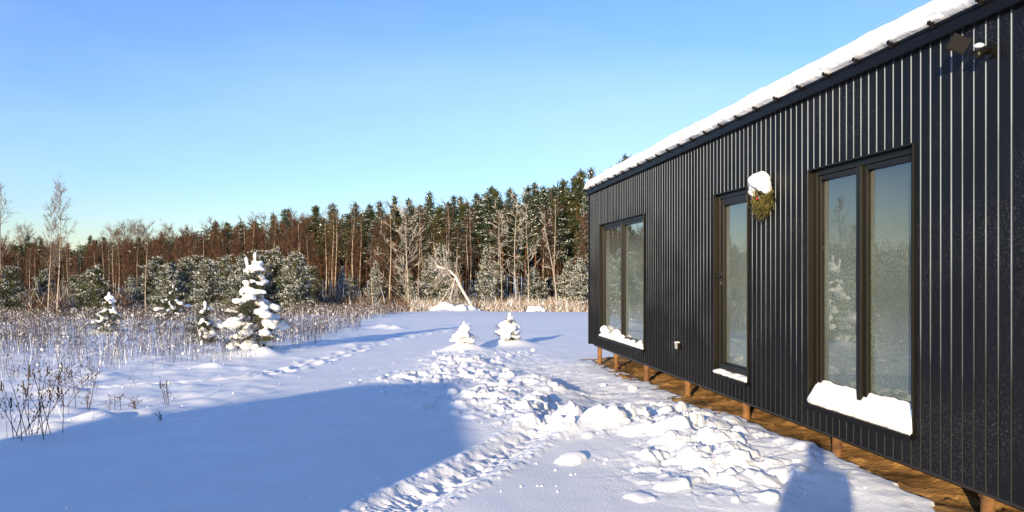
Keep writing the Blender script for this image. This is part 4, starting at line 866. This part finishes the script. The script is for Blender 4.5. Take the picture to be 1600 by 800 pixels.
weed_plant(215, 640, .20, 3, 'short dry sprig furthest right in the row of three', 6, .10)
weed_plant(130, 600, .38, 8, 'cluster of bent dry stalks beside the long track', 7, .45)
weed_plant(243, 662, .10, 1, 'single tiny dry sprig at the edge of the shade', 8, .05)
weed_plant(522, 527, .5, 3, 'dark leaning twig on the sunlit edge of the weed field', 9, .2)

# near young pines laden with snow
def snow_pine(px_, py_, H, wid, label, seed, blobs, cat='young pine', vox=.03, leader=.42, green=1.0, name='snowy_pine', fat=1.0):
    g = G(px_, py_); x, y = g[0], g[1]; z = hz(x, y) - .05; rq = random.Random(seed); rng = np.random.default_rng(seed)
    e = empty(name, (x, y, z), label, cat); mb = MB(); mb.tube([(x, y, z - .1), (x + .02, y, z + H * .5), (x + .04 * H, y, z + H)], [.035 * H / 2.4, .02 * H / 2.4, .008], 7)
    cs = []; sn = MB(); lv = int(9 * H / 2.4 + 3)
    for k in range(lv):
        u = k / lv; zz = z + H * (.05 + .93 * u); nb = 7 if u < .5 else (5 if u < .8 else 4); a0 = rq.uniform(0, 6); skew = rq.uniform(0, 6.28)
        L0 = wid * ((.72 + .28 * math.sin(math.pi * u / .5)) if u < .5 else .40 * (1 - u) / .5 + .07)
        for j in range(nb):
            a = a0 + j * 6.283 / nb + rq.uniform(-.25, .25); L = L0 * rq.uniform(.7, 1.12) * (1 + .25 * math.cos(a - skew)); rise = L * (.6 if u > .6 else .15) + rq.uniform(-.12, .14) * H / 2.4
            tip = (x + .04 * H * u + L * math.cos(a), y + L * math.sin(a), zz + rise); mb.tube([(x + .04 * H * u, y, zz), tip], [.010, .004], 4)
            for t in np.arange(.3, 1.05, .10 / max(L, .1)): cs.append((x + .04 * H * u + (tip[0] - x - .04 * H * u) * t, y + (tip[1] - y) * t, zz + rise * t))
            if rq.random() < blobs:
                t = rq.uniform(.72, .95); s_ = (.065 + .075 * rq.random()) * fat * (1 if u < .55 else .7) * (H / 2.4) ** .5
                jz = rq.gauss(0, .055) * H / 2.4
                for q in range(rq.choice((2, 3, 4)) if u < .55 else 2):
                    s2 = s_ * rq.uniform(.7, 1.35); lump(sn, (x + .04 * H * u + (tip[0] - x) * (t - q * .17) + rq.gauss(0, .03), y + (tip[1] - y) * (t - q * .17) + rq.gauss(0, .03), zz + rise * t + s_ * .35 + jz * (1 - q * .3) + q * .03), (s2 * rq.uniform(.9, 1.25), s2 * rq.uniform(.8, 1.1), s2 * rq.uniform(.5, .95)), 2, 0, .35, rq)
    lump(sn, (x + .04 * H, y, z + H + .02), (.05, .05, .10), 2, 0, .2, rq); lump(sn, (x + .038 * H, y, z + H * .9), (.05, .05, .08), 2, 0, .2, rq)
    if H > 2: [lump(sn, (x - .11 + .02 * k, y, z + H * (.97 - .045 * k)), (.045, .045, .085), 2, 0, .25, rq) for k in range(4)]
    cs = np.array(cs); q = rand_quads(cs, int(34 * green), (.05, .05, .035), .10, .0045, rng, .1, .45) - np.array([x, y, z])
    mb.build('trunk', M['bark'], e, smooth=True); link_mesh('needles', soup('needles', q, [M['needle']], np.zeros(len(q))), e)
    o = sn.build('snow_load', M['snow_clod'], e); merge(o, vox); return e
snow_pine(392, 549, 2.35, .80, 'young pine taller than a person thickly laden with lumps of snow, alone in the field', 11, .92, vox=.028)
snow_pine(168, 519, 1.30, .50, 'small snow-covered pine with an upright white leader among the weeds at left', 12, .8, vox=.03)
snow_pine(795, 539, 0.66, .34, 'knee-high snow-covered pine with green side shoots beyond the shovelled snow', 23, 1.0, vox=.022, fat=1.45, green=.8)
snow_pine(724, 548, .46, .32, 'lowest snow-covered pine seedling just left of the knee-high one', 14, 1.0, vox=.02, green=.4, fat=1.6)
snow_pine(318, 532, 1.15, .50, 'sparse dark-green pine sapling with a snowy tip left of the big snowy pine', 15, .35, vox=.03)
#snow_pine(110, 500, 1.1, .35, 'small snowy pine with raised white arms before the dark left bushes', 16, .6, vox=.04)
#snow_pine(50, 497, 1.2, .5, 'small half-snowed pine at the far left edge of the weeds', 17, .4, vox=.04)
snow_pine(268, 498, 1.7, .95, 'snow-lumped bushy sapling in front of the young pines at left', 18, .5, vox=.04)
#snow_pine(455, 512, .8, .5, 'low snow-capped sapling among weeds right of the big snowy pine', 19, .7, vox=.035)

# single clods thrown up by the shovel
def clods():
    rq = random.Random(44); var = []
    for i in range(6):
        mb = MB(); v, f = ICO2; n = vnoise(v[:, 0] * 2 + i * 7, v[:, 1] * 2 + v[:, 2] * 1.7, 5) - .5; q = np.sign(v) * np.abs(v) ** (.72) * (1 + .5 * n)[:, None] * np.array([1, .8, .65]); mb.add(q, f); var.append(mb.mesh('snow_clod', [M['snow_clod']], smooth=(i % 2 == 0)))
    k = 0
    while k < 110:
        x, y = rq.uniform(-1.0, 3.5), rq.uniform(5.0, 18.5)
        if rq.random() > float(rubble_mask(np.array(x), np.array(y))) ** 1.1 + .01: continue
        s = (.02 + .075 * rq.random() ** 3) * (1 if y > 9 else .9); o = link_mesh('snow_clod', var[rq.randrange(6)]); o.location = (x, y, hz(x, y) + s * .1); o.rotation_euler = (rq.uniform(-.6, .6), rq.uniform(-.6, .6), rq.uniform(0, 6.28)); o.scale = (s, s, s)
        tag(o, 'loose white clod of snow lying on the shovelled heaps', 'snow clod', 'clods on the shovelled snow'); k += 1
clods()
def crumbs():
    rq = random.Random(91); mb = MB()
    for k in range(420):
        a = R(rq.uniform(-28, 42)); r_ = 4.6 + 12 * rq.random() ** 1.3; x, y = r_ * math.sin(a), r_ * math.cos(a)
        if x > 3.5: continue
        s = rq.uniform(.004, .015); lump(mb, (x, y, hz(x, y) + s * .3), (s, s, s * .8), 1, 0, .4, rq)
    tag(mb.build('snow_crumbs', M['snow_clod']), 'tiny crumbs of snow scattered over the smooth snow', 'snow', kind='stuff')
crumbs()
print('objects', len(bpy.data.objects))
